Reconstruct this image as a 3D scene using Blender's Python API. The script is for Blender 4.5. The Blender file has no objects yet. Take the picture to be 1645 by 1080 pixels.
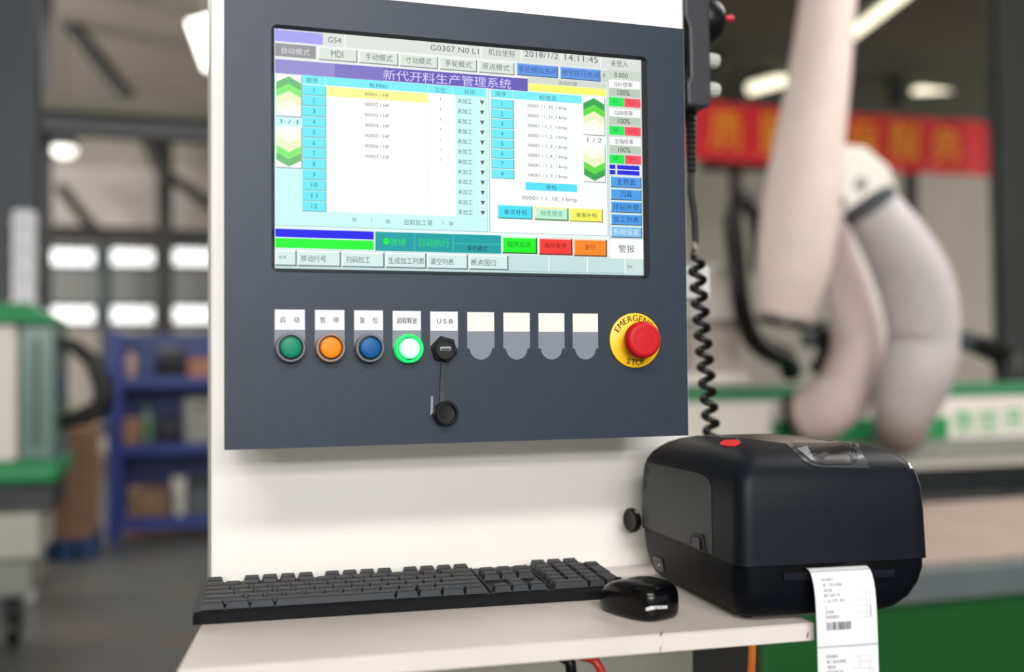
import bpy, bmesh, math, random
from math import pi, sin, cos, radians
from mathutils import Vector, Matrix
from mathutils.bvhtree import BVHTree

random.seed(7)
SC = bpy.context.scene
COL = SC.collection
OZ = 1.5                                   # height of the screen centre above the floor

# ------------------------------------------------------------------ camera
CAM = Vector((-0.27908, -1.0396, -0.2184 + OZ))
FW = Vector((0.2978854345, 0.9541880662, 0.0280963021))
RT = Vector((0.9546015621, -0.2977672832, -0.0083965851))
UP = Vector((-0.0003542382, -0.0293219943, 0.9995699551))
FPX = 1650.0
cd = bpy.data.cameras.new('camera')
cam = bpy.data.objects.new('camera', cd)
COL.objects.link(cam)
cd.sensor_width = 36.0
cd.lens = FPX / 1645.0 * 36.0
cd.clip_start = 0.02
cd.clip_end = 200
m = Matrix((RT, UP, -FW)).transposed().to_4x4()
m.translation = CAM
cam.matrix_world = m
cd.dof.use_dof = True
cd.dof.focus_distance = 1.10
cd.dof.aperture_fstop = 1.85
SC.camera = cam

# ------------------------------------------------------------------ exposure, world, lights
SC.view_settings.view_transform = 'Standard'
SC.view_settings.look = 'None'
SC.view_settings.gamma = 1.0
SC.view_settings.use_curve_mapping = False
SC.view_settings.exposure = 0.0
w = bpy.data.worlds.new('daylight')
SC.world = w
w.use_nodes = True
bg = w.node_tree.nodes['Background']
bg.inputs[0].default_value = (0.92, 0.97, 1.0, 1)
bg.inputs[1].default_value = 0.62


def area(name, loc, target, sx, sy, power, color=(1, 1, 1)):
    l = bpy.data.lights.new(name, 'AREA')
    l.shape = 'RECTANGLE'
    l.size, l.size_y, l.energy, l.color = sx, sy, power, color
    o = bpy.data.objects.new(name, l)
    COL.objects.link(o)
    o.location = loc
    o.rotation_euler = (Vector(target) - Vector(loc)).to_track_quat('-Z', 'Y').to_euler()
    return o


# two rows of high factory windows across the hall, behind the photographer
area('window_light_low', (-1.6, -9.0, 2.95), (0, 0.1, 1.3), 5.0, 0.35, 270, (1.0, 0.985, 0.965))
area('window_light_high', (-1.0, -9.0, 3.58), (0, 0.1, 1.3), 7.0, 0.45, 270, (1.0, 0.985, 0.965))
area('upper_fill', (-0.6, -4.2, 4.1), (0, 0.1, 1.6), 3.5, 0.5, 165, (1.0, 0.985, 0.965))  # unseen fill added to brighten the top of panel and cabinet
# hall tube lamps that light the floor and the machines behind
area('hall_lamp_left', (-1.6, 8.5, 4.9), (-1.6, 8.5, 0), 5.0, 2.0, 240, (1.0, 0.97, 0.93))
area('hall_lamp_right', (4.4, 1.2, 4.9), (4.0, 3.0, 0), 3.0, 1.6, 260, (1.0, 0.97, 0.93))
# unseen fills added at the sides to brighten the roof and back wall
area('side_fill_left', (-8.8, 9.5, 2.6), (0, 14.5, 4.6), 7.0, 2.2, 900, (1.0, 0.98, 0.96))
area('side_fill_right', (17.8, 8.5, 2.6), (9, 15, 2.2), 7.0, 2.2, 900, (1.0, 0.97, 0.92))


# ------------------------------------------------------------------ materials
def lin(c):
    r = []
    for v in c:
        v = v / 255.0
        r.append(v / 12.92 if v <= 0.04045 else ((v + 0.055) / 1.055) ** 2.4)
    return (r[0], r[1], r[2], 1.0)


MATS = {}


def mat(name, rgb, rough=0.5, metal=0.0, var=0.06, scale=30.0, bump=0.0, bscale=400.0, spec=0.5, emit=None, estr=1.0, coat=0.0):
    if name in MATS:
        return MATS[name]
    M = bpy.data.materials.new(name)
    M.use_nodes = True
    nt = M.node_tree
    b = nt.nodes['Principled BSDF']
    b.inputs['Roughness'].default_value = rough
    b.inputs['Metallic'].default_value = metal
    b.inputs['Specular IOR Level'].default_value = spec
    b.inputs['Coat Weight'].default_value = coat
    c = lin(rgb)
    b.inputs['Base Color'].default_value = c
    if var > 0:
        tc = nt.nodes.new('ShaderNodeTexCoord')
        n = nt.nodes.new('ShaderNodeTexNoise')
        n.inputs['Scale'].default_value = scale
        n.inputs['Detail'].default_value = 4
        r = nt.nodes.new('ShaderNodeValToRGB')
        r.color_ramp.elements[0].position = 0.3
        r.color_ramp.elements[1].position = 0.7
        r.color_ramp.elements[0].color = tuple(v * (1 - var) for v in c[:3]) + (1,)
        r.color_ramp.elements[1].color = tuple(min(1, v * (1 + var)) for v in c[:3]) + (1,)
        nt.links.new(tc.outputs['Object'], n.inputs['Vector'])
        nt.links.new(n.outputs['Fac'], r.inputs['Fac'])
        nt.links.new(r.outputs['Color'], b.inputs['Base Color'])
    if bump > 0:
        tc2 = nt.nodes.new('ShaderNodeTexCoord')
        n2 = nt.nodes.new('ShaderNodeTexNoise')
        n2.inputs['Scale'].default_value = bscale
        bp = nt.nodes.new('ShaderNodeBump')
        bp.inputs['Strength'].default_value = bump
        bp.inputs['Distance'].default_value = 0.001
        nt.links.new(tc2.outputs['Object'], n2.inputs['Vector'])
        nt.links.new(n2.outputs['Fac'], bp.inputs['Height'])
        nt.links.new(bp.outputs['Normal'], b.inputs['Normal'])
    if emit is not None:
        b.inputs['Emission Color'].default_value = lin(emit)
        b.inputs['Emission Strength'].default_value = estr
    MATS[name] = M
    return M


def ui_mat(rgb):
    k = 'screen_%02x%02x%02x' % rgb
    if k in MATS:
        return MATS[k]
    M = mat(k, (8, 8, 8), rough=0.45, var=0, spec=0.15, emit=rgb, estr=1.0)
    return M


WHITE = mat('cream_painted_steel', (232, 229, 224), 0.42, var=0.02, scale=6, bump=0.06, bscale=300)
PANEL = mat('slate_grey_powder_coat', (38, 47, 61), 0.44, var=0.05, scale=60, bump=0.12, bscale=900, spec=0.36)
BEZEL = mat('black_bezel', (20, 22, 28), 0.4, var=0.02)
BLACKP = mat('black_plastic', (17, 18, 21), 0.5, spec=0.22, var=0.05, scale=200, bump=0.08, bscale=1500)
KEYM = mat('black_keycap', (30, 33, 38), 0.5, spec=0.3, var=0.05, scale=150, bump=0.05, bscale=1500)
PRN = mat('printer_black', (13, 16, 25), 0.46, spec=0.18, var=0.05, scale=100, bump=0.12, bscale=1800)
PRNSIDE = mat('printer_side_lit', (64, 68, 68), 0.5, spec=0.3, var=0.04, scale=80, bump=0.1, bscale=1500)  # light from the left put into the side cover's paler grey
PRNBASE = mat('printer_base_black', (6, 8, 15), 0.46, spec=0.1, var=0.05, scale=100, bump=0.08, bscale=1500)
GLOSS = mat('gloss_black', (5, 5, 7), 0.2, var=0.0, spec=0.3)
RUBBER = mat('black_rubber', (11, 11, 12), 0.38, spec=0.3, var=0.03)
CHROME = mat('chrome', (200, 200, 205), 0.2, metal=1.0, var=0.0)
PAPER = mat('label_paper', (226, 226, 230), 0.6, var=0.01, scale=20)
INK = mat('print_ink', (60, 60, 64), 0.7, var=0.0)
INKPALE = mat('print_ink_pale', (165, 165, 168), 0.7, var=0.0)


# ------------------------------------------------------------------ mesh builder
ORG = {}


class MB:
    def __init__(s):
        s.v, s.f, s.m = [], [], []
        s.mi = 0

    def add(s, vs, fs):
        o = len(s.v)
        s.v += [Vector(p) for p in vs]
        for f in fs:
            s.f.append(tuple(i + o for i in f))
            s.m.append(s.mi)
        return s

    def box(s, lo, hi, inset=0.0):
        x0, y0, z0 = lo
        x1, y1, z1 = hi
        vs = [(x0, y0, z0), (x1, y0, z0), (x1, y1, z0), (x0, y1, z0), (x0, y0, z1), (x1, y0, z1), (x1, y1, z1), (x0, y1, z1)]
        return s.add(vs, [(0, 3, 2, 1), (4, 5, 6, 7), (0, 1, 5, 4), (1, 2, 6, 5), (2, 3, 7, 6), (3, 0, 4, 7)])

    def loft(s, rings, cap0=True, cap1=True):
        n = len(rings[0])
        vs = [p for r in rings for p in r]
        fs = []
        for i in range(len(rings) - 1):
            for j in range(n):
                a, b = i * n + j, i * n + (j + 1) % n
                fs.append((a, b, b + n, a + n))
        if cap0:
            fs.append(tuple(range(n - 1, -1, -1)))
        if cap1:
            fs.append(tuple(range((len(rings) - 1) * n, len(rings) * n)))
        return s.add(vs, fs)

    def lathe(s, c, ax, prof, n=28, cap0=True, cap1=True):
        """prof: list of (radius, distance along ax)"""
        ax = Vector(ax).normalized()
        a = ax.orthogonal().normalized()
        b = ax.cross(a)
        c = Vector(c)
        rings = [[c + ax * h + (a * cos(2 * pi * k / n) + b * sin(2 * pi * k / n)) * r for k in range(n)] for r, h in prof]
        return s.loft(rings, cap0, cap1)

    def tube(s, pts, r, n=10, caps=True):
        pts = [Vector(p) for p in pts]
        rs = r if isinstance(r, (list, tuple)) else [r] * len(pts)
        rings = []
        prev = None
        for i, p in enumerate(pts):
            t = (pts[min(i + 1, len(pts) - 1)] - pts[max(i - 1, 0)]).normalized()
            if prev is None:
                a = t.orthogonal().normalized()
            else:
                a = (prev - t * prev.dot(t)).normalized()
            prev = a
            b = t.cross(a)
            rings.append([p + (a * cos(2 * pi * k / n) + b * sin(2 * pi * k / n)) * rs[i] for k in range(n)])
        return s.loft(rings, caps, caps)

    def prism(s, poly, y0, y1):
        """poly in XZ (counter-clockwise seen from the front), extruded along Y"""
        n = len(poly)
        vs = [(x, y0, z) for x, z in poly] + [(x, y1, z) for x, z in poly]
        fs = [tuple(range(n)), tuple(range(2 * n - 1, n - 1, -1))]
        for i in range(n):
            j = (i + 1) % n
            fs.append((i, i + n, j + n, j))
        return s.add(vs, fs)

    def build(s, name, mats, parent=None, smooth=None, bevel=0.0, seg=2):
        if not isinstance(mats, (list, tuple)):
            mats = [mats]
        o0 = ORG.get(parent.name, Vector((0, 0, 0))) if parent else Vector((0, 0, 0))
        me = bpy.data.meshes.new(name)
        me.from_pydata([tuple(v - o0) for v in s.v], [], s.f)
        for mm in mats:
            me.materials.append(mm)
        if len(mats) > 1:
            me.polygons.foreach_set('material_index', s.m)
        bm = bmesh.new()
        bm.from_mesh(me)
        bmesh.ops.recalc_face_normals(bm, faces=bm.faces)
        bm.to_mesh(me)
        bm.free()
        if smooth:
            me.polygons.foreach_set('use_smooth', [True] * len(me.polygons))
            me.set_sharp_from_angle(angle=radians(smooth))
        o = bpy.data.objects.new(name, me)
        COL.objects.link(o)
        if parent:
            o.parent = parent
            ORG[o.name] = o0
        if bevel > 0:
            bv = o.modifiers.new('edge', 'BEVEL')
            bv.width = bevel
            bv.segments = seg
            bv.limit_method = 'ANGLE'
            bv.angle_limit = radians(40)
            bv.harden_normals = False
        return o


def tag(o, label, cat=None, group=None, kind=None):
    o['label'] = label
    if cat:
        o['category'] = cat
    if group:
        o['group'] = group
    if kind:
        o['kind'] = kind
    return o


def thing(name, loc, label, cat, group=None):
    o = bpy.data.objects.new(name, None)
    o.empty_display_size = 0.05
    COL.objects.link(o)
    o.location = loc
    ORG[o.name] = Vector(loc)
    return tag(o, label, cat, group)


def struct(name, mb, m, label, cat, **k):
    return tag(mb.build(name, m, **k), label, cat, kind='structure')


def copy_tree(o, delta, parent=None):
    c = o.copy()
    COL.objects.link(c)
    if parent is None:
        c.location = o.location + Vector(delta)
    else:
        c.parent = parent
    for ch in list(o.children):
        copy_tree(ch, delta, c)
    return c


def V(x, y, z):
    return Vector((x, y, z + OZ))


def ray(px, py):
    return FW + RT * ((px - 822.5) / FPX) - UP * ((py - 540) / FPX)


def Q(px, py, Y):
    d = ray(px, py)
    return CAM + d * ((Y - CAM.y) / d.y)


def G(px, py, z):
    d = ray(px, py)
    return CAM + d * ((z - CAM.z) / d.z)


def fbox(mb, x0, y0, x1, y1, Y, dep):
    """upright box standing in the plane Y: its front face covers that window of the view, dep deep"""
    a = Q(x0, (y0 + y1) / 2, Y)
    b = Q(x1, (y0 + y1) / 2, Y)
    t = Q((x0 + x1) / 2, y0, Y)
    u = Q((x0 + x1) / 2, y1, Y)
    return mb.box((a.x, Y, u.z), (b.x, Y + dep, t.z))


def rrect(x0, z0, x1, z1, r, n=5):
    p = []
    for cx, cz, a0 in ((x1 - r, z1 - r, 0), (x0 + r, z1 - r, 90), (x0 + r, z0 + r, 180), (x1 - r, z0 + r, 270)):
        for k in range(n + 1):
            a = radians(a0 + 90 * k / n)
            p.append((cx + r * cos(a), cz + r * sin(a)))
    return p


TEXT_CACHE = {}


def glyphs(s, res=2, bold=0.0):
    """flat triangles of a line of text: list of (x, y), list of faces, and its extent"""
    if (s, bold) in TEXT_CACHE:
        return TEXT_CACHE[s, bold]
    c = bpy.data.curves.new('t', 'FONT')
    c.body = s
    c.resolution_u = res
    c.fill_mode = 'FRONT'
    o = bpy.data.objects.new('t', c)
    COL.objects.link(o)
    dg = bpy.context.evaluated_depsgraph_get()
    me = bpy.data.meshes.new_from_object(o.evaluated_get(dg))
    vs = [(v.co.x, v.co.y) for v in me.vertices]
    fs = [tuple(p.vertices) for p in me.polygons]
    bpy.data.objects.remove(o)
    bpy.data.curves.remove(c)
    bpy.data.meshes.remove(me)
    if not vs:
        vs, fs = [(0, 0), (1, 0), (1, 1)], []
    xs = [p[0] for p in vs]
    ys = [p[1] for p in vs]
    TEXT_CACHE[s, bold] = (vs, fs, (min(xs), min(ys), max(xs), max(ys)))
    return TEXT_CACHE[s, bold]


def text_fit(mb, s, fn, u0, v0, u1, v1, bold=0.0):
    """lay text into the box u0..u1, v0 (top)..v1 (bottom); fn maps (u, v) to a point"""
    vs, fs, (x0, y0, x1, y1) = glyphs(s, 2, bold)
    w, h = max(x1 - x0, 1e-6), max(y1 - y0, 1e-6)
    if s == '1':                                     # a narrow digit keeps its own proportions
        c_ = (u0 + u1) / 2
        hw_ = abs(v1 - v0) * w / h / 2
        u0, u1 = c_ - hw_, c_ + hw_
    mb.add([fn(u0 + (x - x0) / w * (u1 - u0), v1 + (y - y0) / h * (v0 - v1)) for x, y in vs], fs)


# ================================================================== THE HALL
FLOORM = mat('worn_grey_floor', (74, 77, 74), 0.42, var=0.16, scale=0.9)
nt = FLOORM.node_tree
rampn = [n for n in nt.nodes if n.type == 'VALTORGB'][0]
rampn.color_ramp.elements[1].position = 0.56
e = rampn.color_ramp.elements.new(0.66)          # reddish worn patches of old paint
e.color = lin((112, 72, 56))
WALLM = mat('hall_wall_cladding', (172, 166, 154), 0.7, var=0.05, scale=1.2)
ROOFL = mat('lit_roof_sheet', (196, 188, 176), 0.7, var=0.06, scale=0.8)  # brighter light on the left roof put into its colour
ROOFD = mat('shaded_roof_sheet', (92, 94, 80), 0.75, var=0.06, scale=0.8)  # dimmer light on the right roof put into its colour
STEELD = mat('dark_painted_steel', (34, 36, 35), 0.55, var=0.08, scale=4)
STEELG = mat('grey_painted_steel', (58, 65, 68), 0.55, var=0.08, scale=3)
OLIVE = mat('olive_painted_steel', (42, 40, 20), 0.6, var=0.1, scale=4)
NAVY = mat('navy_painted_steel', (22, 25, 30), 0.55, var=0.05, scale=4)  # even dark tone of the crane beam web and lower flange
DAY = mat('daylit_glass', (240, 244, 248), 0.3, var=0, emit=(255, 255, 255), estr=1.35)
LAMP = mat('tube_lamp_glow', (255, 250, 230), 0.4, var=0, emit=(255, 248, 214), estr=1.6)
LAMPW = mat('lamp_glow_white', (255, 252, 245), 0.4, var=0, emit=(255, 250, 240), estr=2.0)

struct('floor', MB().box((-9, -10, -0.1), (18, 15.7, 0)), FLOORM, 'worn grey factory floor with reddish patches', 'floor')
struct('wall_back', MB().box((-9, 15.5, 0), (18, 15.8, 5.4)), WALLM, 'pale factory wall far behind the control cabinet', 'wall')
struct('wall_left', MB().box((-9.2, -10, 0), (-9, 15.8, 5.4)), WALLM, 'side wall of the hall beyond the left machine', 'wall')
struct('wall_right', MB().box((18, -10, 0), (18.2, 15.8, 5.4)), WALLM, 'side wall of the hall beyond the dark column', 'wall')
struct('ceiling', MB().box((-9.2, -10, 5.2), (2.0, 15.8, 5.4)), ROOFL, 'sheet metal hall roof on the left, coloured pale as brightly lit', 'ceiling')
struct('ceiling_dark', MB().box((2.0, -10, 5.2), (18.2, 15.8, 5.4)), ROOFD, 'sheet metal hall roof on the right, coloured dark as in shade', 'ceiling')

# windows of the back wall: two rows of three
n = 0
for (y0, y1) in ((396, 432), (488, 524)):
    for (x0, x1) in ((72, 158), (173, 253), (273, 352)):
        n += 1
        fr = MB()
        a, b = Q(x0, (y0 + y1) / 2, 15.48), Q(x1, (y0 + y1) / 2, 15.48)
        t, u = Q((x0 + x1) / 2, y0, 15.48), Q((x0 + x1) / 2, y1, 15.48)
        fw_ = 0.05
        fr.box((a.x, 15.4, u.z), (b.x, 15.5, u.z + fw_))
        fr.box((a.x, 15.4, t.z - fw_), (b.x, 15.5, t.z))
        fr.box((a.x, 15.4, u.z + fw_), (a.x + fw_, 15.5, t.z - fw_))
        fr.box((b.x - fw_, 15.4, u.z + fw_), (b.x, 15.5, t.z - fw_))
        f = struct('window_%d' % n, fr, STEELG, ['daylit strip window of the upper row', 'daylit strip window of the lower row'][n > 3] + ', ' + ['first', 'second', 'third'][(n - 1) % 3] + ' from the column', 'window')
        w_ = (b.x - a.x - 2 * fw_)
        for k in range(3):
            g = MB().box((a.x + fw_ + w_ * k / 3 + 0.01, 15.45, u.z + fw_), (a.x + fw_ + w_ * (k + 1) / 3 - 0.01, 15.47, t.z - fw_))
            g.build('window_pane', DAY, f)

CLAD = mat('pale_cladding_band', (206, 198, 190), 0.65, var=0.04, scale=2)
CLADG = mat('grey_cladding_band', (140, 142, 140), 0.65, var=0.04, scale=2)
o = MB(); fbox(o, 40, 272, 480, 366, 15.44, 0.06)
struct('trim_1', o, CLAD, 'pale band of cladding above the strip windows', 'trim')
o = MB(); fbox(o, 40, 434, 480, 486, 15.45, 0.05)
struct('trim_2', o, CLADG, 'grey band of cladding between the window rows', 'trim')
o = MB(); fbox(o, 40, 368, 480, 388, 15.1, 0.2)
struct('trim_3', o, STEELD, 'dark wall rail above the strip windows', 'trim')
for k, (x0, x1, y0) in enumerate(((160, 177, 386), (252, 277, 205))):
    o = MB(); fbox(o, x0, y0, x1, 700, 14.8, 0.2)
    struct('trim_%d' % (4 + k), o, STEELG if k == 0 else STEELD, ['slim grey wall post between the windows', 'tall dark wall post beside the blue rack'][k], 'post')
for k, (a, b, r, Y) in enumerate((((90, 10), (208, 158), 0.09, 11.5), ((232, 215), (268, 290), 0.10, 13.6), ((276, 285), (345, 335), 0.08, 14.4), ((95, 298), (150, 368), 0.08, 14.6))):
    o = MB().tube([Q(a[0], a[1], Y), Q(b[0], b[1], Y)], r, 8)
    struct('trim_%d' % (6 + k), o, STEELD, ['long dark diagonal brace under the pale roof', 'short dark brace above the wall post', 'thin brace running behind the cabinet edge', 'thin brace above the first window'][k], 'brace')
# columns
o = MB()
a, b = Q(-40, 300, 5.8), Q(57, 300, 5.8)
o.box((a.x, 5.8, 0), (b.x, 5.84, 5.2)); o.box((a.x, 6.04, 0), (b.x, 6.08, 5.2)); o.box(((a.x + b.x) / 2 - .02, 5.84, 0), ((a.x + b.x) / 2 + .02, 6.04, 5.2))
struct('column_1', o, STEELG, 'broad grey steel column beside the left machine', 'column')
o = MB()
a, b = Q(60, 250, 10), Q(80, 250, 10)
o.box((a.x, 10, 0), (b.x, 10.02, 5.2)); o.box((a.x, 10.18, 0), (b.x, 10.2, 5.2)); o.box(((a.x + b.x) / 2 - .01, 10.02, 0), ((a.x + b.x) / 2 + .01, 10.18, 5.2))
struct('column_2', o, STEELD, 'slim dark column behind the broad grey column', 'column')
o = MB()
a, b = Q(1592, 300, 6.34), Q(1690, 300, 6.2)
o.box((a.x, 6.2, 0), (b.x, 6.24, 5.2)); o.box((a.x, 6.32, 0), (b.x, 6.36, 5.2)); o.box(((a.x + b.x) / 2 - .02, 6.24, 0), ((a.x + b.x) / 2 + .02, 6.32, 5.2))
struct('column_3', o, mat('charcoal_column', (66, 68, 68), 0.5, var=0.08, scale=3), 'dark grey steel column beside the red banner', 'column')
# roof beams on the right
for k, (a, b, r, Y) in enumerate((((1090, 175), (1290, -60), 0.14, 10.7), ((1430, 130), (1640, 5), 0.11, 11), ((1130, 262), (1300, 262), 0.11, 10.4), ((1462, 260), (1466, 420), 0.09, 10.5), ((1180, 60), (1182, 400), 0.09, 12), ((1440, 100), (1442, 170), 0.13, 10.8))):
    o = MB().tube([Q(a[0], a[1], Y), Q(b[0], b[1], Y)], r, 8)
    struct('trim_%d' % (10 + k), o, STEELD, ['diagonal roof beam behind the pendant', 'diagonal roof beam above the banner end', 'dark rail under the banner', 'dark hanger below the banner', 'thin dark post behind the banner', 'short dark hanger above the banner'][k], 'beam')
# crane runway
t = thing('crane_beam', Q(190, 215, 9.8), 'long dark crane beam with olive upper flange crossing the left', 'beam')
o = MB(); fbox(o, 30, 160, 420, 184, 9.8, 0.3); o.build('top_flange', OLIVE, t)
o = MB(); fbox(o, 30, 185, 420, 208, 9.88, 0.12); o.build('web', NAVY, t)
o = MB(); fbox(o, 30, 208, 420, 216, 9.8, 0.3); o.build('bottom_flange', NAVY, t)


# ceiling lights
def tube_light(p, q, r, label):
    t = thing('ceiling_light', (p + q) / 2, label, 'lamp', 'tube lamps under the hall roof')
    d = (q - p).normalized()
    s = d.cross(Vector((0, 0, 1))).normalized() * r * 2.2
    mb = MB()
    z0, z1 = Vector((0, 0, r * 1.1)), Vector((0, 0, r * 2.0))
    mb.loft([[p - s + z0, p + s + z0, p + s * .6 + z1, p - s * .6 + z1], [q - s + z0, q + s + z0, q + s * .6 + z1, q - s * .6 + z1]])
    mb.build('reflector', STEELG, t)
    MB().tube([p, q], r, 10).build('tube', LAMP, t, smooth=40)
    for e_ in (p + d * .1, q - d * .1):
        MB().tube([e_ + z1, Vector((e_.x, e_.y, 5.2))], 0.012, 6).build('hanger', STEELD, t)


tube_light(G(1332, 84, 4.7), G(1478, -30, 4.7), 0.055, 'long tilted bright tube lamp above the pale hose')
tube_light(Q(1205, 143, 11.2), Q(1300, 117, 11.2), 0.08, 'tube lamp above the left end of the red banner')
tube_light(Q(1470, 141, 11.2), Q(1560, 136, 11.2), 0.09, 'dim tube lamp above the right end of the red banner')
t = thing('skylight_lamp', Q(322, 70, 9.2), 'bright lamp panel touching the cabinet upper left edge', 'lamp')
p = Q(326, 62, 9.2)
mb = MB().add([Q(300, 35, 9.2), Q(352, 20, 9.2), Q(362, 118, 9.2), Q(328, 112, 9.2), Q(300, 35, 9.3), Q(352, 20, 9.3), Q(362, 118, 9.3), Q(328, 112, 9.3)],
              [(0, 1, 2, 3), (7, 6, 5, 4), (0, 4, 5, 1), (1, 5, 6, 2), (2, 6, 7, 3), (3, 7, 4, 0)])
mb.build('diffuser', LAMPW, t)
MB().tube([Q(330, 30, 9.25), Vector((Q(330, 30, 9.25).x, 9.25, 5.2))], 0.02, 6).build('hanger', STEELD, t)
t = thing('high_bay_lamp', Q(103, 240, 11.2), 'small round glowing lamp hanging beside the slim dark column', 'lamp')
c = Q(103, 235, 11.2)
MB().lathe(c, (0, 0, 1), [(0.02, -0.13), (0.10, -0.10), (0.14, -0.03), (0.12, 0.02)], 16).build('globe', LAMPW, t, smooth=50)
MB().lathe(c, (0, 0, 1), [(0.16, -0.02), (0.13, 0.08), (0.05, 0.16), (0.02, 0.18)], 16).build('lamp_shade', STEELG, t, smooth=50)
MB().tube([c + Vector((0, 0, .17)), Vector((c.x, c.y, 5.2))], 0.012, 6).build('hanger', STEELD, t)

# red banner
BANRED = mat('red_banner_cloth', (226, 38, 44), 0.7, var=0.05, scale=3)
BANYEL = mat('yellow_banner_print', (250, 178, 14), 0.7, var=0.0)
t = thing('banner', Q(1350, 265, 10.0), 'long red cloth banner with yellow characters hung across the hall', 'banner')
a, b = Q(1085, 155, 10.0), Q(1590, 165, 10.0)
z1 = Q(1100, 158, 10.0).z - 0.0
z0 = Q(1100, 254, 10.0).z
N = 36
mb = MB()
fr = []
for i in range(N + 1):
    x = a.x + (b.x - a.x) * i / N
    yy = 10.0 + 0.02 * sin(i * 1.3)
    sag = 0.03 * sin(pi * i / N)
    fr.append([(x, yy, z0 - sag), (x, yy, z1 - sag), (x, yy + 0.006, z1 - sag), (x, yy + 0.006, z0 - sag)])
mb.loft(fr)
mb.build('cloth', BANRED, t, smooth=50)
mb = MB()
for ch, px0, px1 in (('质', 1140, 1192), ('量', 1218, 1270), ('第', 1292, 1344), ('一', 1296, 1300), ('保', 1362, 1412), ('服', 1428, 1478), ('务', 1496, 1544)):
    if ch == '一':
        continue
    u0, u1 = Q(px0, 210, 9.97).x, Q(px1, 210, 9.97).x
    hh = (z1 - z0)
    text_fit(mb, ch, lambda u, v: (u, 9.965, v), u0, z1 - hh * .17, u1, z0 + hh * .17)
mb.build('lettering', BANYEL, t)
for x in (a.x + .05, (a.x + b.x) / 2, b.x - .05):
    MB().tube([(x, 10.01, z1 - .03), (x, 10.01, 5.2)], 0.01, 6).build('cord', STEELD, t)

# ------------------------------------------------------------------ left background
MGREEN = mat('machine_green', (28, 132, 74), 0.45, var=0.05, scale=6)
MWHITE = mat('machine_white', (212, 206, 196), 0.45, var=0.03, scale=6)
TEAL = mat('tinted_teal_window', (92, 122, 112), 0.25, var=0.05, scale=4)
DARKM = mat('machine_dark', (40, 42, 44), 0.5, var=0.1, scale=10)
GREYM = mat('machine_grey', (128, 130, 124), 0.5, var=0.06, scale=10)

mz = 0.0
base = Q(30, 900, 4.05)
t = thing('milling_machine', (base.x, 4.25, 0), 'green and white machine enclosure cut off by the left picture edge', 'machine')
o = MB(); fbox(o, -120, 520, 27, 745, 4.05, 0.6); o.build('white_housing', MWHITE, t, bevel=.02)
o = MB(); fbox(o, 29, 520, 88, 742, 4.07, 0.55); o.build('door', TEAL, t, bevel=.015)
o = MB(); fbox(o, 56, 545, 61, 715, 4.05, 0.02); o.build('door_handle', STEELG, t)
o = MB()
a, b = Q(-120, 505, 4.01), Q(92, 505, 4.01)
zt, zb = Q(30, 486, 4.01).z, Q(30, 520, 4.01).z
o.loft([[(a.x, 4.01, zb), (a.x, 4.68, zb), (a.x, 4.66, zt), (a.x, 4.04, zt)], [(b.x - .12, 4.01, zb), (b.x - .12, 4.68, zb), (b.x - .12, 4.66, zt), (b.x - .12, 4.04, zt)], [(b.x, 4.01, zb), (b.x, 4.68, zb), (b.x - .02, 4.66, zb + .03), (b.x - .02, 4.04, zb + .03)]])
o.build('green_hood', MGREEN, t, bevel=.02)
o = MB(); fbox(o, -120, 745, 92, 782, 4.02, 0.66); o.build('green_band', MGREEN, t, bevel=.03)
o = MB(); fbox(o, -120, 783, 84, 828, 4.11, 0.5); o.build('plinth', DARKM, t)
o = MB(); fbox(o, -120, 829, 62, 905, 4.03, 0.55); o.build('white_base', mat('machine_base_grey', (168, 166, 156), .5, var=.05), t, bevel=.02)
o = MB(); fbox(o, -120, 906, 50, 965, 4.05, 0.5); o.build('lower_base', GREYM, t, bevel=.02)
for px in (-60, 18):
    c = Q(px, 985, 4.17)
    o = MB().lathe((c.x - .03, 4.25, 0.075), (1, 0, 0), [(0.05, 0), (0.075, .01), (0.075, .05), (0.05, .06)], 16)
    o.box((c.x - .035, 4.21, 0.07), (c.x + .035, 4.29, Q(px, 964, 4.05).z))
    o.build('caster', RUBBER, t, smooth=40)
p5 = [Q(84, 548, 4.3), Q(120, 556, 4.3), Q(150, 582, 4.3), Q(167, 622, 4.3), Q(165, 652, 4.3), Q(140, 668, 4.3), Q(108, 676, 4.3), Q(84, 678, 4.3)]
o = MB().tube(p5, [0.035, .035, .04, .05, .055, .05, .04, .035], 10); o.build('cable_loop', RUBBER, t, smooth=60)
t = thing('white_duct', (Q(38, 420, 5.2).x, 5.25, 0), 'bright white vertical duct in front of the broad grey column', 'duct')
c = Q(38, 420, 5.2)
zt, zb = Q(38, 338, 5.2).z, Q(38, 505, 5.2).z
MB().lathe((c.x, 5.25, 0), (0, 0, 1), [(0.062, 0), (0.062, zt)], 20).build('pipe', mat('white_duct_paint', (214, 214, 220), .4), t, smooth=40)
for k in range(4):
    o = MB().lathe((c.x, 5.25, zb + (zt - zb) * (k + .5) / 4), (0, 0, 1), [(0.062, -.012), (0.07, -.008), (0.07, .008), (0.062, .012)], 20)
    o.build('collar', mat('white_duct_paint', (214, 214, 220), .4), t, smooth=40)
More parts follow.
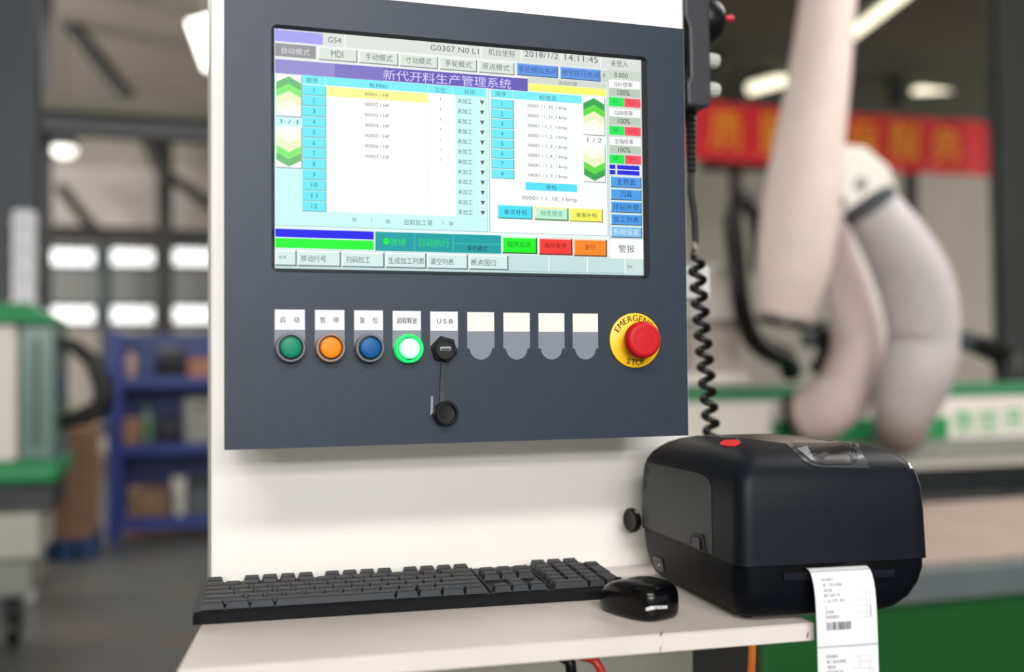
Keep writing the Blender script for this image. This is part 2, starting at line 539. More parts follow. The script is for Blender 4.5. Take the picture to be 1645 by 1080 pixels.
# carton on blue pallet
BLUEP = mat('blue_plastic', (28, 66, 116), 0.5, var=0.08, scale=12)
CARD = mat('brown_cardboard', (142, 108, 84), 0.8, var=0.08, scale=9)
CARD2 = mat('pale_cardboard', (168, 132, 104), 0.8, var=0.08, scale=9)
a, b = Q(58, 868, 6.45), Q(152, 868, 6.45)
t = thing('pallet', ((a.x + b.x) / 2, 6.75, 0), 'blue plastic pallet on the floor under the brown carton', 'pallet')
pz = 0.13
for k in range(5):
    yy = 6.45 + k * 0.145
    MB().box((a.x, yy, pz - .025), (b.x, yy + .1, pz)).build('deck_board', BLUEP, t)
for k in range(3):
    xx = a.x + (b.x - a.x - .1) * k / 2
    MB().box((xx, 6.45, 0), (xx + .1, 7.13, pz - .025)).build('runner', BLUEP, t)
a, b = Q(62, 780, 6.47), Q(148, 780, 6.47)
zt = Q(100, 690, 6.47).z
t = thing('carton', ((a.x + b.x) / 2, 6.75, pz), 'tall brown cardboard carton standing on the blue pallet', 'box')
MB().box((a.x, 6.47, pz), (b.x, 7.05, zt)).build('carton_body', CARD, t, bevel=.008)
MB().box((a.x, 6.47, zt), (b.x, 6.755, zt + .006)).build('flap', CARD2, t)
MB().box((a.x, 6.765, zt), (b.x, 7.05, zt + .006)).build('flap', CARD2, t)
MB().box((a.x - .002, 6.72, zt - .2), (a.x + .0, 6.80, zt + .001)).build('tape', CARD2, t)
GREYBAG = mat('pale_sack', (150, 148, 130), .8, var=.08, scale=12)
c = Q(112, 668, 6.75)
o = MB().lathe((c.x, 6.75, zt + .007), (0, 0, 1), [(0.10, 0), (0.15, .03), (0.16, .08), (0.12, .13), (0.05, .16), (.03, .2)], 14)
o.build('sack', GREYBAG, smooth=60)
tag(bpy.data.objects['sack'], 'small pale sack sitting on the tall brown carton', 'sack')

# blue rack
BLUER = mat('blue_rack_paint', (22, 48, 132), 0.45, var=0.06, scale=6)
BLUED = mat('dark_blue_rack_paint', (24, 40, 112), 0.45, var=0.06, scale=6)
xa, xb = Q(172, 700, 7.1).x, Q(430, 700, 7.1).x
t = thing('storage_rack', ((xa + xb) / 2, 7.4, 0), 'blue steel storage rack with three loaded shelves beside the cabinet', 'rack')
ztop = Q(180, 532, 7.1).z
for (xx, yy) in ((xa, 7.1), (xb - .09, 7.1), (xa, 7.75), (xb - .09, 7.75)):
    MB().box((xx, yy, 0), (xx + .1, yy + .08, ztop)).build('post', BLUER, t)
SH = []
for (py0, py1) in ((606, 622), (714, 730), (832, 850)):
    z1_, z0_ = Q(250, py0, 7.1).z, Q(250, py1, 7.1).z
    SH.append(z1_)
    MB().box((xa + .102, 7.1, z0_), (xb - .092, 7.15, z1_)).build('shelf_beam', BLUER, t)
    MB().box((xa + .102, 7.78, z0_), (xb - .092, 7.83, z1_)).build('shelf_beam', BLUER, t)
    MB().box((xa + .102, 7.15, z1_ - .02), (xb - .092, 7.78, z1_)).build('shelf_board', BLUED, t)
MB().box((xa + .1, 7.8, 0.1), (xb - .09, 7.81, ztop)).build('back_sheet', BLUED, t)


def rack_item(kind, px0, px1, py, si, rgb, label, cat, dy=0.04, dep=0.45, group='goods on the blue storage rack'):
    z = SH[si]
    Y = 7.1 + dy
    a, b = Q(px0, py, Y).x, Q(px1, py, Y).x
    zt = Q((px0 + px1) / 2, py, Y).z
    M = mat('item_' + '_'.join(map(str, rgb)), rgb, .6, var=.08, scale=14)
    t = thing(kind, ((a + b) / 2, Y + dep / 2, z), label, cat, group)
    if kind in ('carton', 'metal_case'):
        MB().box((a, Y, z), (b, Y + dep, zt - .006)).build('body', M, t, bevel=.006)
        MB().box((a, Y, zt - .006), ((a + b) / 2 - .004, Y + dep, zt)).build('flap', M, t)
        MB().box(((a + b) / 2 + .004, Y, zt - .006), (b, Y + dep, zt)).build('flap', M, t)
        MB().box(((a + b) / 2 - .03, Y - .003, zt - .09), ((a + b) / 2 + .03, Y, zt - .05)).build('paper_label' if kind == 'carton' else 'handle', CARD2 if kind == 'carton' else STEELD, t)
    elif kind == 'parts_bin':
        mb = MB()
        th = .012
        mb.box((a, Y, z), (b, Y + dep, z + th)); mb.box((a, Y, z + th), (a + th, Y + dep, zt)); mb.box((b - th, Y, z + th), (b, Y + dep, zt))
        mb.box((a + th, Y, z + th), (b - th, Y + th, zt - .05)); mb.box((a + th, Y + dep - th, z + th), (b - th, Y + dep, zt))
        mb.build('tray', M, t)
        MB().box((a + th, Y + th, z + th), (b - th, Y + dep - th, zt - .07)).build('contents', DARKM, t)
    elif kind in ('paint_can', 'motor', 'bottle'):
        r = min((b - a) / 2, dep / 2)
        h = zt - z
        c = ((a + b) / 2, Y + r, z)
        if kind == 'motor':
            MB().lathe((a + .02, Y + r, z + r), (1, 0, 0), [(r * .7, 0), (r, .02), (r, (b - a) - .06), (r * .8, (b - a) - .03)], 18).build('motor_body', M, t, smooth=40)
            MB().box((a + .03, Y + r * .3, z), (b - .04, Y + r * 1.7, z + r * .4)).build('foot', M, t)
        elif kind == 'bottle':
            MB().lathe(c, (0, 0, 1), [(r * .9, 0), (r, .01), (r, h * .6), (r * .35, h * .8), (r * .3, h * .9)], 16).build('body', M, t, smooth=40)
            MB().lathe(c, (0, 0, 1), [(r * .38, h * .88), (r * .38, h)], 16).build('cap', DARKM, t, smooth=40)
        else:
            MB().lathe(c, (0, 0, 1), [(r * .95, 0), (r, .01), (r, h - .02), (r * .96, h - .01)], 20).build('body', M, t, smooth=40)
            MB().lathe(c, (0, 0, 1), [(r * .9, h - .015), (r * .9, h)], 20).build('lid', STEELG, t, smooth=40)


rack_item('bottle', 200, 220, 558, 0, (186, 160, 146), 'pinkish bottle on the rack top shelf nearest the blue post', 'bottle')
rack_item('paint_can', 222, 248, 566, 0, (70, 86, 130), 'dull blue paint can on the rack top shelf', 'can')
rack_item('motor', 248, 300, 572, 0, (34, 34, 40), 'black electric motor on the rack top shelf', 'motor')
rack_item('parts_bin', 302, 352, 574, 0, (176, 120, 92), 'orange brown open bin on the rack top shelf by the cabinet edge', 'bin')
rack_item('carton', 198, 226, 676, 1, (150, 112, 86), 'small brown carton on the rack middle shelf', 'box')
rack_item('bottle', 228, 246, 648, 1, (96, 130, 104), 'dull green bottle on the rack middle shelf', 'bottle')
rack_item('motor', 246, 292, 656, 1, (46, 48, 52), 'dark motor on the rack middle shelf', 'motor')
rack_item('metal_case', 296, 350, 640, 1, (150, 152, 146), 'grey metal case on the rack middle shelf', 'case')
rack_item('carton', 205, 272, 790, 2, (128, 100, 74), 'long flat brown carton on the rack bottom shelf', 'box')
rack_item('paint_can', 276, 300, 765, 2, (196, 194, 186), 'white paint can on the rack bottom shelf', 'can')
rack_item('parts_bin', 302, 352, 772, 2, (82, 88, 92), 'grey open bin on the rack bottom shelf', 'bin')
# long grey profiles lying over the lower shelf goods
# ------------------------------------------------------------------ right background: the CNC router
HOSE = mat('pale_dust_hose', (214, 196, 186), 0.6, var=0.04, scale=10)
HOSE2 = mat('pink_grey_dust_hose', (196, 178, 174), 0.6, var=0.04, scale=10)
HOSE3 = mat('grey_dust_hose', (182, 176, 176), 0.6, var=0.04, scale=10)
BED = mat('bed_board', (160, 142, 131), 0.7, var=0.08, scale=5)
DGREEN = mat('deep_green_paint', (4, 84, 26), 0.5, var=0.05, scale=3)

BX = Q(1236, 1060, 1.42).x
t = thing('router_table', (2.6, 2.0, 0), 'large cutting machine bed on a deep green base behind the printer', 'machine')
MB().box((BX, 1.46, 0.0), (BX + 4, 1.56, 0.59)).build('green_base', DGREEN, t, bevel=.01)
MB().box((BX + .02, 1.57, 0.0), (BX + 4, 2.66, 0.5)).build('inner_frame', DGREEN, t)
MB().box((BX - .02, 1.46, 0), (BX - .001, 2.66, .59)).build('side_cover', mat('near_black_cover', (22, 24, 24), .6), t)
MB().box((BX - .04, 1.40, 0.60), (BX + 4, 1.475, 0.69)).build('edge_rail', mat('bed_edge_grey', (96, 104, 104), .45, var=.06, scale=6), t, bevel=.008)
for k in range(9):
    x0 = BX - .02 + k * 0.44
    MB().box((x0, 1.48, 0.60), (x0 + .434, 2.50, 0.70)).build('bed_board', BED, t, bevel=.003, seg=1)
MB().box((BX, 2.52, 0.59), (BX + 4, 2.60, 0.66)).build('guide_rail', DARKM, t)
MB().box((BX, 2.62, .59), (BX + 4, 2.66, .70)).build('guide_rail', DARKM, t)

Y = 2.9
t = thing('router_gantry', (2.8, 3.05, 0), 'white gantry beam with green stripe and green lettering on the right', 'machine')
z = lambda py: Q(1400, py, Y).z
GX = Q(1085, 660, 2.9).x
MB().box((GX, Y, z(712)), (GX + 4.6, Y + .3, z(640))).build('beam', MWHITE, t, bevel=.01)
MB().box((GX, Y - .004, z(640)), (GX + 4.6, Y + .3, z(620))).build('green_stripe', mat('dull_green_stripe', (58, 124, 84), .5, var=.05, scale=3), t, bevel=.004)
xg0, xg1 = Q(1240, 680, Y).x, Q(1520, 680, Y).x
MB().box((xg0, Y - .02, z(708)), (xg1, Y - .001, z(672))).build('green_cover', MGREEN, t, bevel=.006)
MB().box((GX, Y - .03, z(742)), (GX + 4.6, Y + .3, z(713))).build('rail', GREYM, t, bevel=.006)
MB().box((GX, Y - .05, z(755)), (GX + 4.6, Y + .28, z(743))).build('rail_pale_strip', mat('machine_rail_pale', (176, 172, 160), .5), t)  # pale strip below the grey rail
MB().box((GX, Y + .0, z(800)), (GX + 4.6, Y + .28, z(756))).build('skirt', DARKM, t)
MB().box((GX + .05, Y + .05, 0), (GX + .25, Y + .25, z(800))).build('leg', DARKM, t)
MB().box((GX + 4.3, Y + .05, 0), (GX + 4.5, Y + .25, z(800))).build('leg', DARKM, t)
mb = MB()
for s_, x0, x1 in (('数', 1534, 1565), ('控', 1572, 1603), ('开', 1613, 1645), ('料', 1652, 1683)):
    text_fit(mb, s_, lambda u, v: (u, Y - .004, v), Q(x0, 680, Y).x, z(662), Q(x1, 680, Y).x, z(702))
mb.build('lettering', mat('green_lettering', (40, 170, 96), .5, var=0), t)

Y = 3.202
t = thing('spindle_head', (Q(1390, 300, Y).x, Y, Q(1390, 500, Y).z), 'white spindle head with round grey port behind the pale hose', 'machine')
poly = [(1330, 330), (1340, 262), (1362, 232), (1392, 236), (1430, 268), (1448, 330), (1450, 640), (1330, 640)]
pts = [(Q(x, y, Y).x, Q(x, y, Y).z) for x, y in poly]
MB().prism(pts[::-1], Y, Y + .25).build('housing', mat('spindle_white', (206, 202, 192), .45, var=.03), t, bevel=.012)
c = Q(1383, 294, Y)
MB().lathe((c.x, Y - .012, c.z), (0, 1, 0), [(0.028, 0), (0.034, .004), (0.034, .014)], 20).build('port', GREYM, t, smooth=40)
c = Q(1366, 222, Y)
MB().lathe((c.x, Y + .1, c.z - .02), (0, 0, 1), [(0.03, -0.02), (0.03, .02), (0.02, .04)], 14).build('cap', mat('brown_knob', (84, 50, 44), .5), t, smooth=40)


def smooth_path(p, k=8):
    out = []
    n_ = len(p)
    for i in range(n_ - 1):
        a, b, c_, d = p[max(i - 1, 0)], p[i], p[i + 1], p[min(i + 2, n_ - 1)]
        for j in range(k):
            s = j / k
            out.append(tuple(0.5 * ((2 * b[q]) + (-a[q] + c_[q]) * s + (2 * a[q] - 5 * b[q] + 4 * c_[q] - d[q]) * s * s + (-a[q] + 3 * b[q] - 3 * c_[q] + d[q]) * s ** 3) for q in range(len(b))))
    out.append(tuple(p[-1]))
    return out


def hose(pts, Y, name, label, M, k=14, rib=0.03, nseg=16, fit=None):
    """pts: (px, py, radius in px, depth offset)"""
    P_, R_ = [], []
    sp = smooth_path(pts, k)
    for i, (x, y, r, dy) in enumerate(sp):
        q = Q(x, y, Y + dy)
        dist = (q - CAM).dot(FW)
        P_.append(q)
        R_.append(r * dist / FPX * (1 + (rib if i % 2 else -rib)))
    t = thing(name, P_[-1], label, 'hose', {'dust_hose': 'dust hoses of the cutting machine', 'black_hose': 'black hoses of the cutting machine'}[name])
    MB().tube(P_, R_, nseg).build('flexible_tube', M, t, smooth=75)
    for end, o_ in ((0, 1), (-1, -2)):
        d = (P_[end] - P_[o_]).normalized()
        MB().lathe(P_[end] - d * .03, d, [(R_[end] * 1.02, 0), (R_[end] * 1.06, .005), (R_[end] * 1.06, .05), (R_[end] * .9, .055)], nseg).build('clamp', RUBBER if end else STEELG, t, smooth=50)
    return t


hose([(1352, -260, 44, 0), (1338, -60, 44, 0), (1330, 0, 44, 0), (1316, 120, 49, 0), (1298, 240, 56, 0), (1284, 350, 62, 0), (1272, 440, 57, 0), (1258, 515, 42, .02)], 2.3, 'dust_hose', 'thick pale dust hose hanging down in front of the banner', HOSE)
hose([(1328, 330, 30, .0), (1338, 400, 34, .0), (1362, 470, 36, 0), (1376, 540, 40, 0), (1366, 610, 46, 0), (1330, 655, 46, 0.04), (1290, 672, 44, .14)], 2.62, 'dust_hose', 'pink grey dust hose bent in a U above the green cover', HOSE2)
hose([(1396, 330, 44, .02), (1436, 390, 52, 0), (1470, 460, 58, 0), (1482, 540, 56, 0), (1470, 610, 54, 0), (1452, 660, 46, 0.1), (1445, 690, 40, .45)], 2.3, 'dust_hose', 'wide grey dust hose arching down beside the spindle head', HOSE3)
hose([(1216, 430, 10, .3), (1214, 350, 12, .1), (1197, 322, 14, 0), (1178, 350, 16, 0), (1184, 420, 16, 0), (1192, 490, 16, 0), (1208, 540, 17, .05), (1232, 562, 18, .12), (1262, 576, 18, .2), (1270, 594, 17, .26)], 2.7, 'black_hose', 'black hose looped beside the thick pale hose behind the coiled cord', RUBBER)
hose([(1552, 548, 15, 0), (1590, 562, 17, 0), (1612, 574, 18, 0), (1615, 590, 17, 0)], 3.0, 'black_hose', 'short black hose curving down onto the green stripe', RUBBER)
hose([(1300, 545, 14, .05), (1326, 535, 20, .05), (1332, 570, 20, .05), (1318, 592, 16, .05)], 3.0, 'black_hose', 'stubby black hose elbow under the thick pale hose', RUBBER)
# pale motor box behind the coil
Y = 2.95
t = thing('drive_motor', (Q(1165, 500, Y).x, Y, Q(1165, 620, Y).z), 'pale drive motor block behind the coiled cord', 'motor')
o = MB(); fbox(o, 1108, 425, 1200, 520, Y, .22); o.build('motor_block', mat('pale_motor_grey', (176, 172, 166), .5, var=.04), t, bevel=.02)
o = MB(); fbox(o, 1112, 520, 1190, 600, Y + .02, .2); o.build('mount', mat('motor_mount_grey', (158, 150, 144), .5, var=.04), t, bevel=.012)
o = MB(); fbox(o, 1100, 600, 1205, 619.5, Y - .01, .22); o.build('foot', MWHITE, t, bevel=.01)
c = Q(1117, 608, Y - .01)
MB().lathe((c.x, Y - .016, c.z), (0, 1, 0), [(0.006, 0), (0.006, .01)], 10).build('bolt', DARKM, t)

# ================================================================== CONTROL CABINET
BY = 0.150                                   # face of the white body
X0, X1 = -0.2585, 0.3283
cab = thing('control_cabinet', (0.0195, 0.35, 0), 'white control cabinet with slate grey operator panel and lit screen', 'cabinet')
mb = MB()
mb.box((X0, BY, 0.96), (X1, 0.36, 2.05))
mb.build('body', WHITE, cab, bevel=.003)
MB().box((X0 + .02, BY + .03, 0.0), (X1 + .016, 0.36, 0.96)).build('pedestal', mat('pedestal_shade_grey', (150, 148, 136), .5, var=.04, scale=8), cab)  # shade below the shelf put into the pedestal's grey

# operator panel box with the screen opening
PX0, PX1, PZ0, PZ1 = -0.2486, 0.2509, -0.2990, 0.1596
SX, SZ = 0.2032, 0.1262                     # half size of the opening
hole = [(x, z + OZ) for x, z in rrect(-0.2032, -0.1237, 0.2056, 0.1234, 0.006, 5)]
nh = len(hole)
mb = MB()
outer = [(PX1, PZ1 + OZ), (PX0, PZ1 + OZ), (PX0, PZ0 + OZ), (PX1, PZ0 + OZ)]
vs = [(x, 0, z) for x, z in outer] + [(x, 0, z) for x, z in hole]
fs = []
per = nh // 4
for q in range(4):
    arc = [4 + q * per + k for k in range(per)]
    for k in range(per - 1):
        fs.append((q, arc[k], arc[k + 1]))
    nxt = 4 + ((q + 1) % 4) * per
    fs.append((q, arc[-1], nxt, (q + 1) % 4))
mb.add(vs, fs)
mb.add([(x, 0, z) for x, z in outer] + [(x, .004, z) for x, z in outer], [(0, 1, 5, 4), (1, 2, 6, 5), (2, 3, 7, 6), (3, 0, 4, 7)])
mb.add([(x, 0, z) for x, z in hole] + [(x, 0.004, z) for x, z in hole], [(i, (i + 1) % nh, (i + 1) % nh + nh, i + nh) for i in range(nh)])
panel = mb.build('operator_panel', PANEL, cab)
tag(panel, 'slate grey operator panel standing proud of the white body')

e = .007
MB().box((PX0 + e, .0042, PZ0 + OZ + e), (PX1 - e, BY - .0005, PZ1 + OZ - e)).build('console_box', WHITE, cab, bevel=.001)

# screen: bezel ring sloping in to the glass, and the display
inner = [(x, z + OZ) for x, z in rrect(-0.2003, -0.1206, 0.2003, 0.1206, 0.0008, 5)]
mb = MB()
mb.add([(x, -0.0012, z) for x, z in hole] + [(x, 0.0028, z) for x, z in inner] + [(x, 0.0039, z) for x, z in hole],
       [(i, (i + 1) % nh, (i + 1) % nh + nh, i + nh) for i in range(nh)] + [((i + 1) % nh, i, i + 2 * nh, (i + 1) % nh + 2 * nh) for i in range(nh)])
mb.add([(x, 0.0039, z) for x, z in hole], [tuple(range(nh))])
screen = mb.build('screen', BEZEL, cab)
tag(screen, 'black framed lit display full of menu buttons')

UIM, UIX = [], {}
ui = MB()
HU = 492.0


class Screen:
    layer = 0


def uvp(u, v, k):
    return Vector((-0.2 + u / 800 * 0.4, 0.0027 - 0.00004 * k, 0.1204 - v / HU * 0.2408 + OZ))


def col(rgb):
    if rgb not in UIX:
        UIX[rgb] = len(UIM)
        UIM.append(ui_mat(rgb))
    ui.mi = UIX[rgb]


def R(u0, v0, u1, v1, rgb, k=1):
    col(rgb)
    ui.add([uvp(u0, v1, k), uvp(u1, v1, k), uvp(u1, v0, k), uvp(u0, v0, k)], [(0, 1, 2, 3)])


def PG(pts, rgb, k=3):
    col(rgb)
    ui.add([uvp(u, v, k) for u, v in pts], [tuple(range(len(pts)))])


def T(s, u0, v0, u1, v1, rgb=(40, 60, 70), k=6):
    col(rgb)
    text_fit(ui, s, lambda u, v: uvp(u, v, k), u0, v0, u1, v1)


def BT(u0, v0, u1, v1, rgb, k=2, hi=(248, 252, 250), lo=(120, 128, 128), e=2.2):
    """raised button: highlight, shadow edge, face"""
    R(u0, v0, u1, v1, hi, k)
    R(u1 - e, v0 + 1, u1, v1, lo, k + 1)
    R(u0 + 1, v1 - e, u1, v1, lo, k + 1)
    R(u0 + e, v0 + e, u1 - e, v1 - e, rgb, k + 2)


LC = (204, 252, 248)
R(0, 0, 800, 492, LC, 0)
# title row
R(0, 0, 800, 27, (222, 228, 221))
R(1, 0, 96, 26, (160, 147, 252))
for u in (141, 429, 519, 611, 703):
    R(u - 1, 0, u + 1, 26, (250, 252, 250), 2)
R(0, 26, 720, 94, (236, 241, 236), 1)
DG = (96, 104, 100)
T('G54', 106, 8, 133, 20, DG)
T('G0307 N0 L1', 319, 6, 424, 18, DG)
T('机台坐标', 445, 3, 505, 18, DG)
T('2018/1/2', 526, 1, 603, 14, DG)
T('14:11:45', 619, 1, 696, 15, DG)
T('未登入', 726, 5, 768, 20, DG)
# mode row
R(1, 30, 82, 57, (150, 150, 152), 2)
T('自动模式', 14, 38, 70, 51, (224, 224, 226))
for s_, u0, u1, c0, c1 in (('MDI', 86, 166, 113, 137), ('手动模式', 169, 251, 182, 239), ('寸动模式', 253, 335, 266, 321), ('手轮模式', 338, 420, 350, 408), ('原点模式', 423, 503, 431, 492)):
    BT(u0, 30, u1, 58, (222, 230, 222))
    T(s_, c0, 36, c1, 50, DG)
for s_, u0, u1 in (('手轮模拟关闭', 508, 603), ('单节执行关闭', 607, 702)):
    BT(u0, 29, u1, 57, (98, 152, 228), hi=(180, 205, 240), lo=(70, 96, 140))
    T(s_, u0 + 4, 35, u1 - 4, 50, (52, 88, 168))
R(704, 30, 720, 57, (206, 214, 206), 2)
T('F', 709, 38, 713, 47, DG)
# purple heading
R(1, 63, 219, 92, (150, 142, 208), 2)  # glare over the heading's left end put into paler purples
R(219, 63, 533, 91, (104, 90, 186), 2)
R(120, 63, 219, 91, (126, 115, 198), 3)
T('新代开料生产管理系统', 219, 67, 495, 89, (218, 214, 255))
R(533, 58, 716, 72, (214, 220, 208), 2)
T('条码扫描', 604, 62, 646, 71, DG)
R(534, 73, 714, 89, (250, 250, 112), 3)
# list 1
R(101, 108, 372, 373, (255, 255, 255), 1)
R(55, 92, 372, 110, (122, 240, 252), 2)
R(372, 92, 438, 110, (122, 240, 252), 2)
for u in (101, 314, 366):
    R(u - 1, 92, u + .6, 110, (186, 246, 250), 3)
R(314, 110, 315.2, 373, (226, 238, 240), 3)
T('顺序', 62, 97, 86, 107, (50, 120, 140))
T('板材ID', 190, 98, 228, 108, (50, 120, 140))
T('工位', 328, 97, 351, 108, (50, 120, 140))
T('状态', 391, 97, 415, 107, (50, 120, 140))
R(103, 112, 313, 132, (252, 249, 152), 2)
for i in range(12):
    v = 112.5 + i * 21.85
    R(55, v, 102, v + 20.6, (96, 148, 156), 2)
    R(55.5, v, 100.5, v + 19.2, (110, 236, 250), 3)
    T(str(i + 1), 78 - (3 if i < 9 else 6), v + 5, 78 + (2 if i < 9 else 6), v + 14, (40, 110, 130))
    T('未加工', 376, v + 5, 408, v + 16, (60, 92, 96))
    R(423, v + .8, 437, v + 20, (220, 250, 246), 2)
    PG([(425.5, v + 6), (435, v + 6), (430.2, v + 16)][::-1], (60, 90, 92), 4)
    if i < 7:
        T('%05d / HF' % (i + 1), 181, v + 6, 231, v + 13, (96, 100, 100))
        T('1', 338.5, v + 6, 341, v + 12, (110, 112, 112))
# page arrows
for (u0, u1, va, vb, flip, txt, pale) in ((3, 53, 95, 179, 0, 0, 1), (3, 53, 201, 285, 1, 0, 1), (660, 711, 93, 178, 0, 0, 0), (660, 711, 199, 284, 1, 0, 0)):
    R(u0, va, u1 + 1, vb + 1.5, (90, 112, 104), 2)
    R(u0, va, u1 - .5, vb, (255, 255, 252), 3)
    um = (u0 + u1) / 2
    for j, (h0, h1, c_) in enumerate(((2, 17, (112, 190, 118) if pale else (54, 168, 82)), (17, 32, (132, 238, 120) if pale else (96, 224, 66)), (32, 50, (240, 246, 200)), (50, 64, (250, 252, 232)))):
        def vv(d, e):
            d = d + (13 if e else 0)
            return vb - d if flip else va + d
        PG([(u0 + .5, vv(h0, 1)), (um, vv(h0, 0)), (u1 - 1, vv(h0, 1)), (u1 - 1, vv(h1, 1)), (um, vv(h1, 0)), (u0 + .5, vv(h1, 1))], c_, 4 + j * .3)
T('1 / 1', 12, 186, 46, 195, (50, 100, 100))
T('1 / 2', 669, 185, 703, 195, (50, 100, 100))
# list 2
R(440, 90, 446, 405, (150, 200, 204), 1)
R(441, 90, 444.5, 405, (242, 255, 253), 2)
R(447, 90, 716, 406, (252, 255, 254), 1)
R(447, 404, 716, 405.4, (160, 200, 200), 2)
R(715, 90, 717, 405, (180, 206, 204), 2)
R(450, 92, 657, 110, (122, 240, 252), 2)
R(498.5, 92, 500, 110, (186, 246, 250), 3)
T('顺序', 460, 96, 484, 107, (50, 120, 140))
T('标签名', 559, 97, 598, 108, (50, 120, 140))
nm = ('1_10_1', '1_11_1', '1_1_1', '1_2_1', '1_3_1', '1_4_1', '1_5_1', '1_7_1')
for i in range(8):
    v = 113 + i * 21.9
    R(450, v, 501, v + 20.6, (96, 148, 156), 2)
    R(450.5, v, 499, v + 19.2, (110, 236, 250), 3)
    T(str(i + 1), 471.5, v + 5, 476.5, v + 14, (40, 110, 130))
    T('00001 / %s.bmp' % nm[i], 532, v + 6, 622, v + 15, (80, 84, 84))
R(526, 292, 644, 309, (84, 226, 250), 2)
T('补标', 573, 295, 597, 307, (24, 70, 110))
R(462, 316, 709, 339, (236, 246, 244), 2)
R(463, 317, 708, 338, (255, 255, 255), 3)
T('00001 / 1_10_1.bmp', 518, 322, 644, 333, (110, 112, 112))
BT(463, 344, 541, 374, (72, 226, 250), hi=(150, 240, 252), lo=(60, 110, 120))
T('单次补标', 477, 353, 529, 365, (30, 80, 120), k=7)
BT(545, 345, 624, 375, (190, 244, 216), hi=(244, 248, 170), lo=(120, 150, 110), e=4)
T('标签预览', 559, 353, 610, 365, (60, 150, 90), k=7)
BT(626, 345, 704, 375, (248, 246, 96), hi=(252, 250, 160), lo=(130, 130, 60))
T('单板补标', 641, 354, 690, 365, (70, 84, 60), k=7)
T('共', 153, 383, 163, 393, (40, 120, 100))
T('7', 192, 384, 195, 392, (40, 120, 100))
T('块', 222, 384, 232, 394, (40, 120, 100))
T('目前加工第', 262, 383, 321, 395, (40, 110, 100))
T('1', 343, 384, 345, 392, (40, 120, 100))
T('块', 356, 384, 366, 394, (40, 120, 100))
R(0, 403, 447, 405, (176, 214, 212), 1)
R(0, 405, 447, 410, (232, 252, 250), 2)
# status strip
R(0, 406, 720, 452, (236, 250, 248), 1)
R(1, 411, 198, 428, (2, 4, 236), 2)
R(1, 430, 198, 450, (4, 250, 44), 2)
R(201, 411, 470, 451, (8, 160, 164), 2)
for u in (283, 365):
    R(u - .8, 411, u + .8, 451, (60, 196, 196), 3)
R(365, 430, 470, 431.5, (60, 196, 196), 3)
cc = [(224 + 7 * cos(a * pi / 9), 431 + 7 * sin(a * pi / 9)) for a in range(18)]
PG(cc, (10, 236, 60), 4)
T('就绪', 233, 423, 264, 440, (24, 226, 96))
T('自动执行', 292, 422, 357, 440, (20, 226, 96))
T('单机模式', 395, 435, 440, 447, (4, 62, 70))
BT(472, 413, 551, 450, (4, 248, 24), hi=(196, 255, 210), lo=(40, 90, 40), e=3)
T('程序启动', 484, 423, 536, 436, (8, 130, 40), k=7)
BT(554, 413, 632, 451, (248, 58, 50), hi=(255, 206, 200), lo=(110, 30, 30), e=3)
T('程序暂停', 568, 424, 618, 436, (110, 10, 20), k=7)
BT(634, 413, 713, 452, (255, 138, 34), hi=(255, 220, 190), lo=(120, 70, 30), e=3)
T('复位', 660, 425, 686, 437, (140, 60, 10), k=7)
# bottom menu
R(0, 452, 800, 492, (200, 226, 224), 2)
for u0, u1, s_, c0, c1 in ((0, 43, '<<', 8, 22), (44, 131, '移动行号', 51, 101), (132, 220, '扫码加工', 142, 190), (222, 308, '生成加工列表', 228, 303), (309, 397, '清空列表', 316, 366), (399, 486, '断点回归', 404, 458)):
    BT(u0, 454, u1, 487, (216, 240, 237), k=3, lo=(104, 126, 126), e=3)
    T(s_, c0, 464 if s_ != '<<' else 466, c1, 478 if s_ != '<<' else 472, (50, 70, 74), k=8)
for u in (577, 666, 755):
    R(u - 1, 454, u + 1, 489, (246, 254, 252), 3)
R(486, 487, 800, 490, (176, 204, 202), 3)
R(756, 456, 800, 489, (206, 228, 224), 3)
T('>>', 761, 469, 773, 476, (50, 70, 74), k=8)
# right column
R(718, 27, 800, 456, (214, 224, 216), 3)
R(722, 28, 800, 47, (206, 216, 204), 4)
T('0.000', 735, 33, 767, 44, (40, 44, 40), k=8)
for j, (nm_, va, a_, b_) in enumerate((('G01倍率', 50, 'G1-', 'G1+'), ('G00倍率', 115, 'G0-', 'G0+'), ('主轴倍率', 180, 'SP-', 'SP+'))):
    R(722, va, 796, va + 18, (255, 255, 255), 4)
    T(nm_, 734, va + 3, 778, va + 15, (40, 50, 44), k=8)
    R(722, va + 19, 796, va + 37, (190, 204, 190), 4)
    T('100%', 742, va + 22, 771, va + 34, (30, 36, 32), k=8)
    R(721, va + 40, 757, va + 60, (24, 238, 84), 5)
    R(758, va + 40, 797, va + 60, (252, 84, 100), 5)
    T(a_, 730, va + 44, 745, va + 53, (8, 140, 50), k=8)
    T(b_, 766, va + 44, 786, va + 54, (200, 36, 70), k=8)
R(721, 242, 797, 265, (240, 246, 252), 4)
for (u0, u1) in ((721, 735), (739, 793)):
    for v0 in (243, 255):
        R(u0, v0, u1, v0 + 10, (30, 40, 226), 5)
T('1', 727, 245, 729, 251, (10, 10, 110), k=8)
T('2', 764, 245, 768, 251, (10, 10, 110), k=8)
T('25', 724, 257, 732, 263, (10, 10, 110), k=8)
T('50', 762, 257, 770, 263, (10, 10, 110), k=8)
